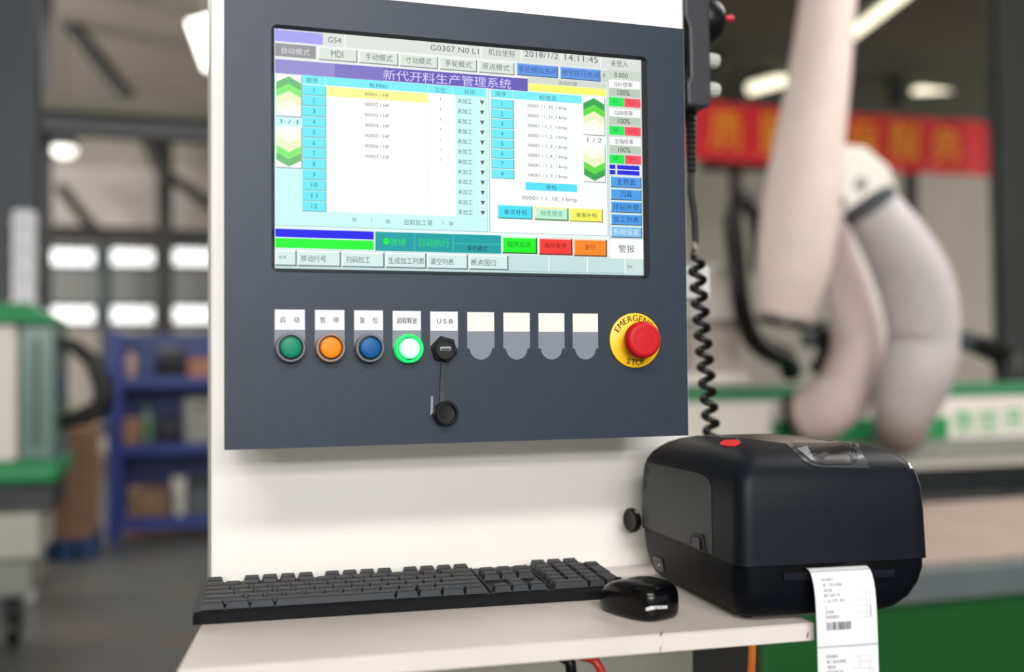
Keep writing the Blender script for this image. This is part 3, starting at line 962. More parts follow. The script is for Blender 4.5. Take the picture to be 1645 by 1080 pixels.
for j, s_ in enumerate(('主界面', '刀具', '排钻补偿', '加工列表', '系统设定')):
    v = 268 + j * 28.3
    BT(722, v, 797, v + 26.5, (78, 160, 236) if j < 4 else (132, 194, 240), k=4, hi=(236, 248, 252), lo=(60, 96, 130))
    T(s_, 737 if len(s_) == 3 else (745 if len(s_) == 2 else 728), v + 6, 782 if len(s_) == 3 else (774 if len(s_) == 2 else 790), v + 20, (14, 50, 120) if j < 4 else (222, 240, 252), k=9)
R(719, 411, 800, 455, (253, 255, 254), 5)
T('警报', 740, 424, 778, 441, (60, 80, 76), k=8)
disp = ui.build('display', UIM, screen)
tag(disp, 'lit machine menu in pale cyan with coloured buttons')

# ---- legend plates, push buttons
PLATEG = mat('grey_legend_plate', (118, 123, 134), 0.5, var=0.03, scale=40)
CARDW = mat('white_legend_card', (222, 222, 230), 0.5, var=0.01)
CARDC = mat('cream_legend_card', (234, 226, 216), 0.5, var=0.01)
LEG = mat('legend_ink', (44, 45, 50), 0.6, var=0)


def legend(xc, zt, s_, cardm, zoff=0.0):
    hw = 0.0149
    p = [(xc + hw, zt), (xc - hw, zt), (xc - hw, zt - .0380), (xc - .0125, zt - .0380), (xc - .0119, zt - .0394)]
    for k in range(1, 12):
        a = radians(180 + 180 * k / 12)
        p.append((xc + .0118 * cos(a), zt - .0388 + .0112 * sin(a)))
    p += [(xc + .0119, zt - .0394), (xc + .0125, zt - .0380), (xc + hw, zt - .0380)]
    pl = MB().prism([(x, z + OZ) for x, z in p], -.0008, -.00002).build('legend_plate', PLATEG, cab)
    MB().box((xc - hw + .0003, -.0014, zt - .0202 + OZ), (xc + hw - .0004, -.00085, zt - .0003 + OZ)).build('legend_card', cardm, pl)
    if s_:
        mb = MB()
        for ch, u0, u1, v0, v1 in s_:
            for sh_ in (-.00009, .00009):
                text_fit(mb, ch, lambda u, v: (xc + u + sh_, -.0015 - abs(sh_) * (.2 if sh_ > 0 else 0), zt + v + OZ), u0, v0, u1, v1)
        mb.build('lettering', LEG, pl)


mm = 0.001
legend(-.1858, -.1615, [('启', -9.6 * mm, -4.4 * mm, -7 * mm, -13.4 * mm), ('动', 3.8 * mm, 9.2 * mm, -7 * mm, -13.4 * mm)], CARDW)
legend(-.1465, -.1616, [('暂', -9.6 * mm, -4.2 * mm, -7 * mm, -13.4 * mm), ('停', 3.6 * mm, 9.0 * mm, -7 * mm, -13.4 * mm)], CARDW)
legend(-.1073, -.1617, [('复', -9.2 * mm, -3.8 * mm, -7 * mm, -13.4 * mm), ('位', 4.0 * mm, 9.4 * mm, -7 * mm, -13.4 * mm)], CARDW)
legend(-.0679, -.1619, [('超程释放', -10.2 * mm, 10.6 * mm, -7 * mm, -13.4 * mm)], CARDW)
legend(-.0286, -.1623, [('U', -7.6 * mm, -3.4 * mm, -8 * mm, -12.6 * mm), ('S', -1.2 * mm, 2.6 * mm, -8 * mm, -12.6 * mm), ('B', 5.2 * mm, 9.2 * mm, -8 * mm, -12.6 * mm)], CARDW)
for i, x in enumerate((.0109, .0504, .0896, .1286)):
    legend(x, -.1627 - .0002 * i, None, CARDC)

RINGM = mat('grey_button_ring', (104, 109, 115), 0.35, var=0.02)


def ui_button(xc, zc, capm, ringm, label, ring=RINGM):
    c = (xc, 0, zc + OZ)
    b = MB().lathe(c, (0, -1, 0), [(.0143, .0009), (.0148, .002), (.0146, .0105), (.0138, .0118), (.0124, .0118), (.0117, .0090), (.0117, .0060)], 40, cap1=False).build('push_button', ring, cab, smooth=35)
    tag(b, label)
    MB().lathe(c, (0, -1, 0), [(.0117, .0058), (.0117, .0062), (.0112, .0063)], 40).build('button_well', BEZEL, b, smooth=35)
    MB().lathe(c, (0, -1, 0), [(.0104, .0064), (.0104, .0128), (.0098, .0140), (.0085, .0147), (.005, .0151), (.001, .0152)], 40).build('button_cap', capm, b, smooth=35)
    return b


ui_button(-.1858, -.1995, mat('green_cap', (0, 124, 96), .45, var=.02, spec=.3), None, 'green push button with a grey ring')
ui_button(-.1468, -.1998, mat('orange_cap', (242, 132, 0), .45, var=.02, spec=.3), None, 'orange push button with a grey ring', ring=mat('warm_button_ring', (150, 126, 110), .35, var=.02))
ui_button(-.1074, -.2001, mat('blue_cap', (0, 82, 142), .45, var=.02, spec=.3), None, 'blue push button with a grey ring')
lit = mat('lit_green_cap', (200, 255, 230), .3, var=0, emit=(200, 255, 236), estr=2.2)
ui_button(-.0671, -.2009, lit, None, 'lit green push button glowing white in the middle', ring=mat('lit_green_ring', (0, 200, 90), .3, var=0, emit=(0, 226, 96), estr=0.8))
# the lamp behind the lit cap: white core under a green glow
nt = lit.node_tree
b = nt.nodes['Principled BSDF']
tc = nt.nodes.new('ShaderNodeTexCoord')
sb = nt.nodes.new('ShaderNodeVectorMath'); sb.operation = 'DISTANCE'
pc = Vector((-.0671, -.0148, -.2009 + OZ)) - ORG[cab.name]
sb.inputs[1].default_value = pc
rp = nt.nodes.new('ShaderNodeValToRGB')
mp = nt.nodes.new('ShaderNodeMath'); mp.operation = 'MULTIPLY'; mp.inputs[1].default_value = 1 / .0108
nt.links.new(tc.outputs['Object'], sb.inputs[0]); nt.links.new(sb.outputs['Value'], mp.inputs[0]); nt.links.new(mp.outputs[0], rp.inputs['Fac'])
rp.color_ramp.elements[0].position = 0.40; rp.color_ramp.elements[0].color = lin((236, 255, 250))
rp.color_ramp.elements[1].position = 0.82; rp.color_ramp.elements[1].color = lin((20, 214, 130))
e = rp.color_ramp.elements.new(0.60); e.color = lin((110, 236, 216))
nt.links.new(rp.outputs['Color'], b.inputs['Emission Color'])
b.inputs['Emission Strength'].default_value = 1.0

# USB socket: hexagonal nut, port, tether and hanging cap
uc = Vector((-.0294, 0, -.2017 + OZ))
us = MB()
us.lathe(uc, (0, -1, 0), [(.0142, .0009), (.0142, .0052), (.0132, .0062)], 6)
us.lathe(uc, (0, -1, 0), [(.0112, .006), (.0112, .0105), (.0104, .0118), (.0092, .0118), (.0090, .0092)], 32)
us = us.build('usb_socket', RUBBER, cab, smooth=30)
tag(us, 'black hexagonal usb socket on the operator panel')
MB().box((uc.x - .0056, -.0101, uc.z - .0012), (uc.x + .0056, -.0094, uc.z + .0026)).build('port_shell', CHROME, us)
MB().box((uc.x - .0050, -.0103, uc.z - .0008), (uc.x + .0050, -.01012, uc.z + .0008)).build('port_tongue', RUBBER, us)
mb = MB()
sp = [(uc.x - .0005, -.003, uc.z - .0135), (uc.x - .0012, -.0028, uc.z - .03), (uc.x - .002, -.003, uc.z - .045), (uc.x - .0018, -.0042, uc.z - .058)]
rings = []
for p in sp:
    rings.append([(p[0] - .0026, p[1], p[2]), (p[0] + .0026, p[1], p[2]), (p[0] + .0026, p[1] + .0016, p[2]), (p[0] - .0026, p[1] + .0016, p[2])])
mb.loft(rings)
mb.build('tether_strap', mat('soft_black_strap', (30, 34, 38), .5), us)
cc_ = Vector((-.0297, -.002, -.2685 + OZ))
MB().lathe(cc_, (0.1, -1, 0.12), [(.0118, .000), (.0126, .002), (.0126, .0100), (.0116, .0112), (.0100, .0112), (.0096, .0060), (.0030, .0056)], 36).build('dust_cap', RUBBER, us, smooth=35)
MB().add([(uc.x - .0142, -.001, cc_.z + .0185), (uc.x - .0118, -.001, cc_.z + .0185), (uc.x - .0118, -.001, cc_.z + .002), (uc.x - .0150, -.001, cc_.z - .002),
          (uc.x - .0142, -.003, cc_.z + .0185), (uc.x - .0118, -.003, cc_.z + .0185), (uc.x - .0118, -.003, cc_.z + .002), (uc.x - .0150, -.003, cc_.z - .002)],
         [(0, 1, 2, 3), (7, 6, 5, 4), (0, 4, 5, 1), (1, 5, 6, 2), (2, 6, 7, 3), (3, 7, 4, 0)]).build('cap_tab', mat('grey_tab', (130, 134, 138), .4), us)

# emergency stop
ec = Vector((.1866, 0, -.1926 + OZ))
es = MB().lathe(ec, (0, -1, 0), [(.0299, .0001), (.0302, .0008), (.0300, .0024), (.0290, .0030)], 56)
es = es.build('emergency_stop', mat('yellow_stop_plate', (252, 196, 6), .4, var=.02), cab, smooth=35)
tag(es, 'red mushroom emergency stop on a round yellow plate')
MB().lathe(ec, (0, -1, 0), [(.0150, .0030), (.0150, .0120), (.0140, .0150), (.0125, .0165)], 36).build('stop_collar', mat('yellow_collar', (236, 176, 6), .4, var=.02), es, smooth=35)
MB().lathe(ec, (0, -1, 0), [(.0150, .0160), (.0188, .0164), (.0199, .0180), (.0199, .0225), (.0192, .0262), (.0176, .0282), (.0150, .0292), (.0122, .0288), (.0090, .0292), (.004, .0294), (.0005, .0294)], 56).build('mushroom_head', mat('stop_red', (192, 14, 28), .5, var=.02, spec=.3, bump=.05, bscale=900), es, smooth=40)
mb = MB()
for s_, a0, step, flip, rr in (('EMERGENCY', 151, -15.2, 0, .0245), ('STOP', 249, 14.3, 1, .0243)):
    for i, ch in enumerate(s_):
        a = radians(a0 + i * step)
        rad = Vector((cos(a), 0, sin(a)))
        up = -rad if flip else rad
        tn = Vector((up.z, 0, -up.x))
        vs, fs, (x0, y0, x1, y1) = glyphs(ch)
        sc = .0066 / (y1 - y0)
        cx = (x0 + x1) / 2
        for sh_ in (-.00018, .00018):
            mb.add([ec + Vector((0, -.0032 - (.00003 if sh_ > 0 else 0), 0)) + rad * rr + up * ((y - (y0 + y1) / 2) * sc) + tn * ((x - cx) * sc + sh_) for x, y in vs], fs)
mb.build('lettering', mat('black_stop_ink', (60, 36, 10), .6, var=0), es)

# ================================================================== SHELF
ZS = -.47 + OZ
TH = .0172
FL, FR = Vector((-.2902, -.1334)), Vector((.2955, -.1711))
BL, BR = Vector((-.2520, BY - .0005)), Vector((.3050, BY - .0005))
sh = thing('shelf', (0.02, 0.04, ZS - TH), 'cream folded steel shelf fixed to the cabinet under the keyboard', 'shelf')


def slab(pts, z0, z1):
    return MB().loft([[(p.x, p.y, z0) for p in pts], [(p.x, p.y, z1) for p in pts]])


SHELFM = mat('cream_shelf_paint', (213, 206, 199), 0.4, var=0.03, scale=9, bump=0.06, bscale=300)
slab([FL, FR, BR, BL], ZS - .0016, ZS).build('top_sheet', SHELFM, sh, bevel=.001)
d = (FR - FL).normalized()
nrm = Vector((-d.y, d.x))
slab([FL, FR, FR + nrm * .002, FL + nrm * .002], ZS - TH, ZS - .0017).build('front_lip', SHELFM, sh, bevel=.0007)
slab([FL + nrm * .0022, FL + nrm * .0022 + d * .002, BL + Vector((.002, 0)), BL], ZS - TH, ZS - .0017).build('side_lip', SHELFM, sh)
slab([FR + nrm * .0022 - d * .002, FR + nrm * .0022, BR, BR - Vector((.002, 0))], ZS - TH, ZS - .0017).build('side_lip', SHELFM, sh)
CHIP = mat('bare_metal_chip', (84, 80, 74), .6)
fn = Vector((nrm.x, nrm.y, 0))


def on_lip(px, py):
    dr = ray(px, py)
    p0 = Vector((FL.x, FL.y, ZS))
    return CAM + dr * ((p0 - CAM).dot(fn) / dr.dot(fn))


for (px, py, w_, h_) in ((1062, 1017, .0016, .0022), (1061, 1043, .0010, .0022), (1297, 1021, .0014, .0030)):
    q = on_lip(px, py)
    dd = Vector((d.x, d.y, 0))
    p = [q - dd * w_ - Vector((0, 0, h_)), q + dd * w_ * .2 - Vector((0, 0, h_ * .7)), q + dd * w_ + Vector((0, 0, h_)), q - dd * w_ * .1 + Vector((0, 0, h_ * .8))]
    if px == 1062:
        p = [v - Vector((0, 0, .001)) for v in p]
    MB().loft([[v - fn * .0003 for v in p], [v + fn * .0002 for v in p]]).build('paint_chip', CHIP, sh)
# brackets and bolt under the shelf
o = MB(); o.box((.215, -.03, ZS - TH - .008), (.26, BY - .001, ZS - .0018)); o.build('support_bracket', WHITE, sh, bevel=.002)
MB().lathe((.172, -.125, ZS - .002), (0, 0, -1), [(.005, 0), (.005, .0185), (.009, .0185), (.009, .0235), (.004, .026)], 12).build('bolt', RUBBER, sh, smooth=30)


def wire(name, pts, r, M, label):
    o = MB().tube(smooth_path([tuple(p) for p in pts], 6), r, 8).build(name, M, smooth=60)
    return tag(o, label, 'cable')


wire('red_cable', [(.065, .06, ZS - .04), (.07, -.04, ZS - .03), (.080, -.10, ZS - .03), (.098, -.12, ZS - .05), (.14, -.10, ZS - .2), (.14, .12, ZS - .36)], .0045, mat('red_cable_skin', (190, 46, 36), .4), 'red cable hanging under the cream shelf')
wire('black_cable', [(.050, .08, ZS - .04), (.052, -.04, ZS - .026), (.060, -.105, ZS - .028), (.066, -.115, ZS - .05), (.07, -.08, ZS - .2), (.08, .12, ZS - .36)], .0055, RUBBER, 'black cable hanging under the cream shelf next to the red one')
wire('orange_cable', [(.285, .12, ZS - .03), (.283, .0, ZS - .024), (.281, -.06, ZS - .027), (.283, -.075, ZS - .06), (.29, -.02, ZS - .25), (.30, .12, ZS - .5)], .0045, mat('orange_cable_skin', (226, 120, 40), .4), 'orange cable hanging under the shelf end near the label strip')

# ================================================================== KEYBOARD
kx0, ky0 = -.2780, .0135
kang = radians(-4.06)
KR = Matrix.Rotation(kang, 3, 'Z')
KO = Vector((kx0, ky0, ZS))
kb = thing('keyboard', KO, 'long black computer keyboard lying on the cream shelf', 'keyboard')
U = .0193
UD = .0180
KW, KD = 23.38 * U, .127


def kp(x, y, z):
    return KO + KR @ Vector((x, y, z))


mb = MB()
prof = [(0.003, .0005), (0.0, .0105), (0.003, .0128), (.010, .0132), (KD - .004, .0165), (KD, .0152), (KD, .004), (KD - .02, .0005)]
secs = []
for x, ins in ((0, .002), (.002, 0), (KW - .002, 0), (KW, .002)):
    secs.append([kp(x, min(max(y, ins), KD - ins), z - (ins * .6 if z > .01 else 0)) for y, z in prof])
mb.loft(secs)
mb.build('case', BLACKP, kb)
KROW = [5.22, 4.02, 3.02, 2.02, 1.02, 0.02]           # front edge of each row, in units from the key field front


def top_z(y):
    return .0132 + (y - .010) / (KD - .014) * .0033


def key(x, row, w_=1.0, d_=1.0):
    x0 = .006 + x * U
    y0 = .0075 + KROW[row] * UD
    ww, dd = w_ * U - .0006, d_ * UD - .0006
    z0 = top_z(y0) - .0005
    h = .0072
    tl = .0004 * (2.5 - row)
    b = [(x0, y0), (x0 + ww, y0), (x0 + ww, y0 + dd), (x0, y0 + dd)]
    i = .0026
    m_ = [(x0 + i * .9, y0 + i), (x0 + ww - i * .9, y0 + i), (x0 + ww - i * .9, y0 + dd - i * .5), (x0 + i * .9, y0 + dd - i * .5)]
    tt = [(x0 + i * 1.15, y0 + i * 1.3), (x0 + ww - i * 1.15, y0 + i * 1.3), (x0 + ww - i * 1.15, y0 + dd - i * .75), (x0 + i * 1.15, y0 + dd - i * .75)]
    r = [[kp(px, py, z0) for px, py in b],
         [kp(px, py, z0 + h - .0007 + top_z(py) - top_z(y0) + tl * (0 if k < 2 else 1)) for k, (px, py) in enumerate(m_)],
         [kp(px, py, z0 + h + top_z(py) - top_z(y0) + tl * (0 if k < 2 else 1)) for k, (px, py) in enumerate(tt)]]
    MB().loft(r, cap0=False).build('key', KEYM, kb)


def keyrow(row, start, ws):
    x = start
    for w_ in ws:
        if w_ > 0:
            key(x, row, w_)
        x += abs(w_)


keyrow(0, 0, [1, -1, 1, 1, 1, 1, -.5, 1, 1, 1, 1, -.5, 1, 1, 1, 1])
keyrow(1, 0, [1] * 13 + [2])
keyrow(2, 0, [1.5] + [1] * 12 + [1.5])
keyrow(3, 0, [1.75] + [1] * 11 + [2.25])
keyrow(4, 0, [2.25] + [1] * 10 + [2.75])
keyrow(5, 0, [1.25, 1.25, 1.25, 6.25, 1.25, 1.25, 1.25, 1.25])
for r_ in (1, 2):
    keyrow(r_, 15.35, [1, 1, 1])
key(16.35, 4)
keyrow(5, 15.35, [1, 1, 1])
NX = 18.75
keyrow(0, NX, [1, 1, 1])
keyrow(1, NX, [1, 1, 1, 1])
keyrow(2, NX, [1, 1, 1]); key(NX + 3, 3, 1, 2)
keyrow(3, NX, [1, 1, 1])
keyrow(4, NX, [1, 1, 1]); key(NX + 3, 5, 1, 2)
keyrow(5, NX, [2, 1])
# thin ridges between the key blocks and the status lamps
for xx in (15.17, 18.55):
    x0 = .006 + xx * U
    MB().loft([[kp(x0 - .0012, .010, .0130), kp(x0 + .0012, .010, .0130), kp(x0 + .0006, .010, .0150), kp(x0 - .0006, .010, .0150)],
               [kp(x0 - .0012, KD - .005, .0160), kp(x0 + .0012, KD - .005, .0160), kp(x0 + .0006, KD - .005, .0182), kp(x0 - .0006, KD - .005, .0182)]]).build('ridge', BLACKP, kb)
for k in range(3):
    x0 = .006 + (15.9 + k * .75) * U
    c = kp(x0, .0075 + 5.72 * UD, top_z(.0075 + 5.72 * UD))
    MB().lathe(c, (0, 0, 1), [(.0028, -.0004), (.0028, .0006), (.0018, .001)], 12).build('status_lamp', mat('lamp_lens', (110, 112, 108), .3), kb, smooth=30)

# ================================================================== MOUSE
MO = Vector((.1510, -.0795, ZS))
mo = thing('mouse', MO, 'glossy black computer mouse between the keyboard and the printer', 'mouse')
mrot = Matrix.Rotation(radians(19), 3, 'Z')
ML, MWd, MH = .086, .055, .0345


def mouse_pt(a, s, hh):
    """a: angle round the plan, s: scale, hh: height"""
    cx, cy = cos(a), sin(a)
    ex = 2.0 / 3.4
    x = MWd / 2 * math.copysign(abs(cx) ** ex, cx) * (1 - .20 * max(cy, 0))
    y = ML / 2 * math.copysign(abs(cy) ** ex, cy)
    return x * s, y * s, hh


def mouse_h(x, y):
    t = y / (ML / 2)
    hz = MH * (1 - .04 * t - .40 * max(t, 0) ** 2 - .06 * t * t)
    return hz


N = 40
rings = []
for (s, f) in ((.90, 0), (.965, .07), (1.0, .22), (1.0, .50), (.99, .66), (.965, .78), (.92, .87), (.83, .94), (.66, .98), (.42, .995), (.15, 1.0)):
    rg = []
    for k in range(N):
        x, y, _ = mouse_pt(2 * pi * k / N, s, 0)
        q = MO + mrot @ Vector((x, y, 0.0008 + mouse_h(x, y) * f))
        rg.append(q)
    rings.append(rg)
MB().loft(rings).build('shell', GLOSS, mo, smooth=60)


def mtop(x, y, up=.0):
    # height of the shell over a point of its plan
    best = 0
    for (s, f) in ((1.0, .50), (.99, .66), (.965, .78), (.92, .87), (.83, .94), (.66, .98), (.42, .995), (.0, 1.0)):
        r = ((abs(x) / (MWd / 2)) ** 3.4 + (abs(y) / (ML / 2)) ** 3.4) ** (1 / 3.4)
        if r <= s:
            best = f
    return MO + mrot @ Vector((x, y, mouse_h(x, y) * best + .0008 + up))


MB().lathe(mtop(0, .028, -.003) - (mrot @ Vector((.003, 0, 0))), mrot @ Vector((1, 0, 0)), [(.006, 0), (.0075, .001), (.0075, .005), (.006, .006)], 18).build('scroll_wheel', RUBBER, mo, smooth=40)
MB().tube([mtop(0, y, .0002) for y in (.048, .044, .040, .036)], .0005, 6).build('button_seam', RUBBER, mo)
# silver maker's mark on the near end
mbv = BVHTree.FromPolygons([tuple(v) for r in rings for v in r], [(i * N + j, i * N + (j + 1) % N, (i + 1) * N + (j + 1) % N, (i + 1) * N + j) for i in range(len(rings) - 1) for j in range(N)])


def hit(bvh, px, py):
    d_ = ray(px, py).normalized()
    loc, nor, idx, dist = bvh.ray_cast(CAM, d_)
    if loc is None:
        return None, None
    if nor.dot(d_) > 0:
        nor = -nor
    return loc, nor


def patch(poly, bvh, lift, depth, name, M, parent, cuts=3):
    """thin plate following a curved surface; poly is its outline as seen from the camera"""
    bm = bmesh.new()
    vs = [bm.verts.new((x, y, 0)) for x, y in poly]
    f = bm.faces.new(vs)
    bmesh.ops.triangulate(bm, faces=[f])
    bmesh.ops.subdivide_edges(bm, edges=bm.edges[:], cuts=cuts, use_grid_fill=True)
    bmesh.ops.triangulate(bm, faces=bm.faces[:])
    bm.verts.index_update()
    bm.verts.ensure_lookup_table()
    top, low = [], []
    mx = sum(p[0] for p in poly) / len(poly)
    my = sum(p[1] for p in poly) / len(poly)
    for v in bm.verts:
        l, s = None, 0.0
        while l is None and s < 0.99:
            l, nn = hit(bvh, v.co.x + (mx - v.co.x) * s, v.co.y + (my - v.co.y) * s)
            s += 0.01
        if l is None:
            print('patch misses', name)
            return None
        top.append(l + nn * lift)
        low.append(l - nn * depth)
    k = len(top)
    fs = [tuple(v.index for v in f_.verts) for f_ in bm.faces]
    sides = [(e_.verts[0].index, e_.verts[1].index, e_.verts[1].index + k, e_.verts[0].index + k) for e_ in bm.edges if e_.is_boundary]
    bm.free()
    o_ = MB().add(top + low, fs + [tuple(i + k for i in reversed(f_)) for f_ in fs] + sides).build(name, M, parent, smooth=40)
    return o_


SILV = mat('silver_mark', (220, 222, 226), .3, var=0, metal=.4)
patch([(1037, 977), (1046, 974), (1072, 973), (1072, 978), (1052, 979), (1038, 982)], mbv, .0002, .0002, 'silver_mark', SILV, mo, cuts=2)

# ================================================================== LABEL PRINTER
HS = .0555                                   # seam height
pFL, pFR, pBR, pBL = Vector((.2225, -.1590)), Vector((.4262, -.1806)), Vector((.4320, .0860)), Vector((.2370, .1060))
PO = Vector((.325, -.04, ZS))
pr = thing('label_printer', PO, 'black desktop label printer on the shelf end with a white label strip', 'printer')


def pring(z_, f=0, b=0, l=0, r=0, rad=.014, nn=6):
    """rounded outline of the printer at height z_; f, b, l, r: setbacks of the four sides"""
    ux = (pFR - pFL).normalized()
    c = [pFL, pFR, pBR, pBL]
    # offset every side inwards
    offs = [f, r, b, l]
    lines = []
    for i in range(4):
        p, q = c[i], c[(i + 1) % 4]
        dr = (q - p).normalized()
        nn_ = Vector((-dr.y, dr.x))
        lines.append((p + nn_ * offs[i], dr))
    cs = []
    for i in range(4):
        p, dr = lines[i - 1]
        q, es_ = lines[i]
        den = dr.x * es_.y - dr.y * es_.x
        tt = ((q.x - p.x) * es_.y - (q.y - p.y) * es_.x) / den
        cs.append(p + dr * tt)
    out = []
    for i in range(4):
        p = cs[i]
        d0 = (cs[i - 1] - p).normalized()
        d1 = (cs[(i + 1) % 4] - p).normalized()
        for k in range(nn + 1):
            s = k / nn
            a_ = p + d0 * rad
            b_ = p + d1 * rad
            out.append((a_ * (1 - s) ** 2 + p * 2 * s * (1 - s) + b_ * s * s).to_3d() + Vector((0, 0, z_)))
    return out


# base
lev = [(.0045, .012, .024, .009, .034), (.008, .007, .019, .006, .028), (.018, .0025, .012, .003, .016), (.032, .0015, .005, .0015, .006), (.046, .001, .001, .001, .001), (HS - .0008, 0.001, .001, .001, .001)]
rings = [pring(ZS + z_, f, b, l, r, .022) for z_, f, b, l, r in lev]
basemb = MB().loft(rings)
pb = basemb.build('base', PRNBASE, pr, smooth=35)
bvb = BVHTree.FromPolygons([tuple(v) for v in basemb.v], basemb.f)
for fx, fy in ((.248, -.128), (.258, .055), (.282, -.128), (.285, .055)):
    MB().lathe((fx, fy, ZS), (0, 0, 1), [(.006, 0), (.007, .001), (.007, .0046)], 12).build('foot', RUBBER, pr)
# cover
lev = [(HS, 0, 0, 0, 0), (.080, .001, 0, .0005, .0004), (.105, .002, .001, .001, .0008), (.125, .0038, .0025, .002, .0016), (.138, .007, .006, .0045, .0034), (.147, .012, .014, .0085, .0064), (.154, .020, .024, .014, .0112), (.160, .032, .034, .021, .019), (.1645, .049, .045, .030, .030), (.167, .072, .056, .042, .043), (.168, .090, .066, .056, .056)]
rings = [pring(ZS + z_, f, b, l, r, .016) for z_, f, b, l, r in lev]
covmb = MB().loft(rings)
pc_ = covmb.build('cover', PRN, pr, smooth=50)
bvc = BVHTree.FromPolygons([tuple(v) for v in covmb.v], covmb.f)


def rounded(poly, r, k=4):
    out = []
    n_ = len(poly)
    for i in range(n_):
        p = Vector(poly[i]); a = Vector(poly[i - 1]); b = Vector(poly[(i + 1) % n_])
        ra = r[i] if isinstance(r, (list, tuple)) else r
        if ra <= 0:
            out.append(tuple(p)); continue
        p0 = p + (a - p).normalized() * ra
        p1 = p + (b - p).normalized() * ra
        for j in range(k + 1):
            s = j / k
            out.append(tuple(p0 * (1 - s) ** 2 + p * 2 * s * (1 - s) + p1 * s * s))
    return out


patch(rounded([(1033, 741), (1142, 765), (1144, 890), (1030, 843)], [4, 22, 2, 2]), bvc, .0008, .0008, 'side_panel', PRNSIDE, pc_, cuts=4)
patch(rounded([(1110, 872), (1114, 856), (1132, 858), (1136, 889), (1110, 879)][:5], [1, 6, 6, 1, 1]), bvc, .0022, .001, 'latch', PRN, pc_, cuts=2)
patch(rounded([(1115, 876), (1117, 862), (1128, 864), (1129, 884)], 2), bvc, .0035, .001, 'latch_tab', RUBBER, pc_, cuts=2)
patch(rounded([(1156, 713), (1163, 709), (1177, 708), (1188, 709), (1189, 713), (1180, 717), (1166, 718), (1158, 716)], 2), bvc, .0012, .001, 'feed_button', mat('red_feed_button', (240, 40, 40), .35, var=0), pc_, cuts=2)
patch([(1176, 699), (1178, 699), (1192, 711), (1188, 711)], bvc, .0004, .0004, 'film_edge', mat('teal_film_edge', (44, 84, 92), .4), pc_, cuts=2)
patch([(1098, 700), (1120, 696), (1236, 695), (1310, 703), (1372, 712), (1262, 713), (1196, 705)], bvc, .0003, .0003, 'top_film', mat('clear_film', (70, 68, 64), .22, var=.05), pc_, cuts=3)  # film sheet with its brownish reflection put into the grey
patch(rounded([(1262, 712), (1378, 712), (1397, 753), (1312, 751), (1290, 742)], [2, 4, 2, 10, 10]), bvc, .0005, .0008, 'protective_film', mat('film_over_black', (54, 56, 62), .25, var=.05), pc_, cuts=4)
patch(rounded([(1272, 713), (1368, 713), (1380, 735), (1372, 747), (1318, 748), (1298, 740)], [3, 6, 8, 8, 12, 10]), bvc, .0009, .0008, 'media_window', mat('smoked_window', (9, 9, 12), .3, var=0, spec=.35), pc_, cuts=4)
patch([(1280, 722), (1297, 718), (1308, 741), (1304, 741)], bvc, .0013, .0008, 'film_fold', mat('film_fold_grey', (130, 134, 138), .3), pc_, cuts=2)
# label slot, in the front face at the seam
for nm_, poly, lift, M_ in (('label_slot', [(1254, 908), (1436, 902), (1436, 914), (1254, 920)], .0006, GLOSS), ('tear_bar', [(1257, 920), (1434, 914), (1434, 926), (1257, 932)], .003, PRN)):
    patch(poly, bvb, lift, .001, nm_, M_, pb, cuts=4)
# power inlet at the rear left corner and round knob behind
patch(rounded([(1049, 893), (1064, 898), (1068, 918), (1061, 921), (1052, 909)], 3), bvb, .001, .001, 'power_inlet', GLOSS, pb, cuts=2)
patch([(1060, 906), (1062, 905), (1062, 909), (1060, 910)], bvb, .0016, .001, 'inlet_pin', CHROME, pb, cuts=1)
kc = Vector((.2345, .113, ZS + .062))
MB().lathe(kc, (-1, -.25, 0), [(.014, 0), (.015, .002), (.015, .006), (.012, .008), (.008, .007)], 24).build('rear_knob', RUBBER, pr, smooth=35)
# bright worn edge at the top right corner
patch([(1455, 738), (1459, 738), (1466, 753), (1462, 753)], bvc, .0006, .0006, 'edge_chip', mat('white_chip', (220, 220, 216), .5), pc_, cuts=1)

# ================================================================== PRINTED LABEL STRIP
lx0 = Q(1297, 913, -.168).x
lwid = .0585
ldir = (pFR - pFL).normalized().to_3d()
ln = Vector((ldir.y, -ldir.x, 0))
p0 = Vector((lx0, pFL.y + (lx0 - pFL.x) * ldir.y / ldir.x, ZS + .0515))
prof = [(-.0005, 0.0), (.004, -.0004), (.009, -.0035), (.013, -.010), (.016, -.019), (.0178, -.032), (.019, -.050), (.0198, -.075), (.0203, -.11), (.0206, -.16), (.021, -.22)]
prof = smooth_path(prof, 5)
cum = [0]
for i in range(1, len(prof)):
    cum.append(cum[-1] + math.dist(prof[i], prof[i - 1]))


def lab(a, b, lift=0.0):
    """a across in metres, b along in metres"""
    b = max(0, min(b, cum[-1] - 1e-6))
    i = max(k for k in range(len(cum)) if cum[k] <= b)
    i = min(i, len(prof) - 2)
    s = (b - cum[i]) / (cum[i + 1] - cum[i])
    o_, h_ = prof[i][0] * (1 - s) + prof[i + 1][0] * s, prof[i][1] * (1 - s) + prof[i + 1][1] * s
    to, th = prof[i + 1][0] - prof[i][0], prof[i + 1][1] - prof[i][1]
    L_ = math.hypot(to, th)
    no, nh = -th / L_, to / L_
    return p0 + ldir * (a * 1.08) + ln * (o_ + no * lift) + Vector((0, 0, h_ + nh * lift))


lt = thing('label_strip', p0, 'white printed label strip hanging out of the black printer', 'label')
mb = MB()
rings = []
for i in range(len(prof)):
    b = cum[i]
    rings.append([lab(0, b, 0), lab(lwid, b, 0), lab(lwid, b, -.0002), lab(0, b, -.0002)])
mb.loft(rings)
mb.build('paper', PAPER, lt, smooth=60)


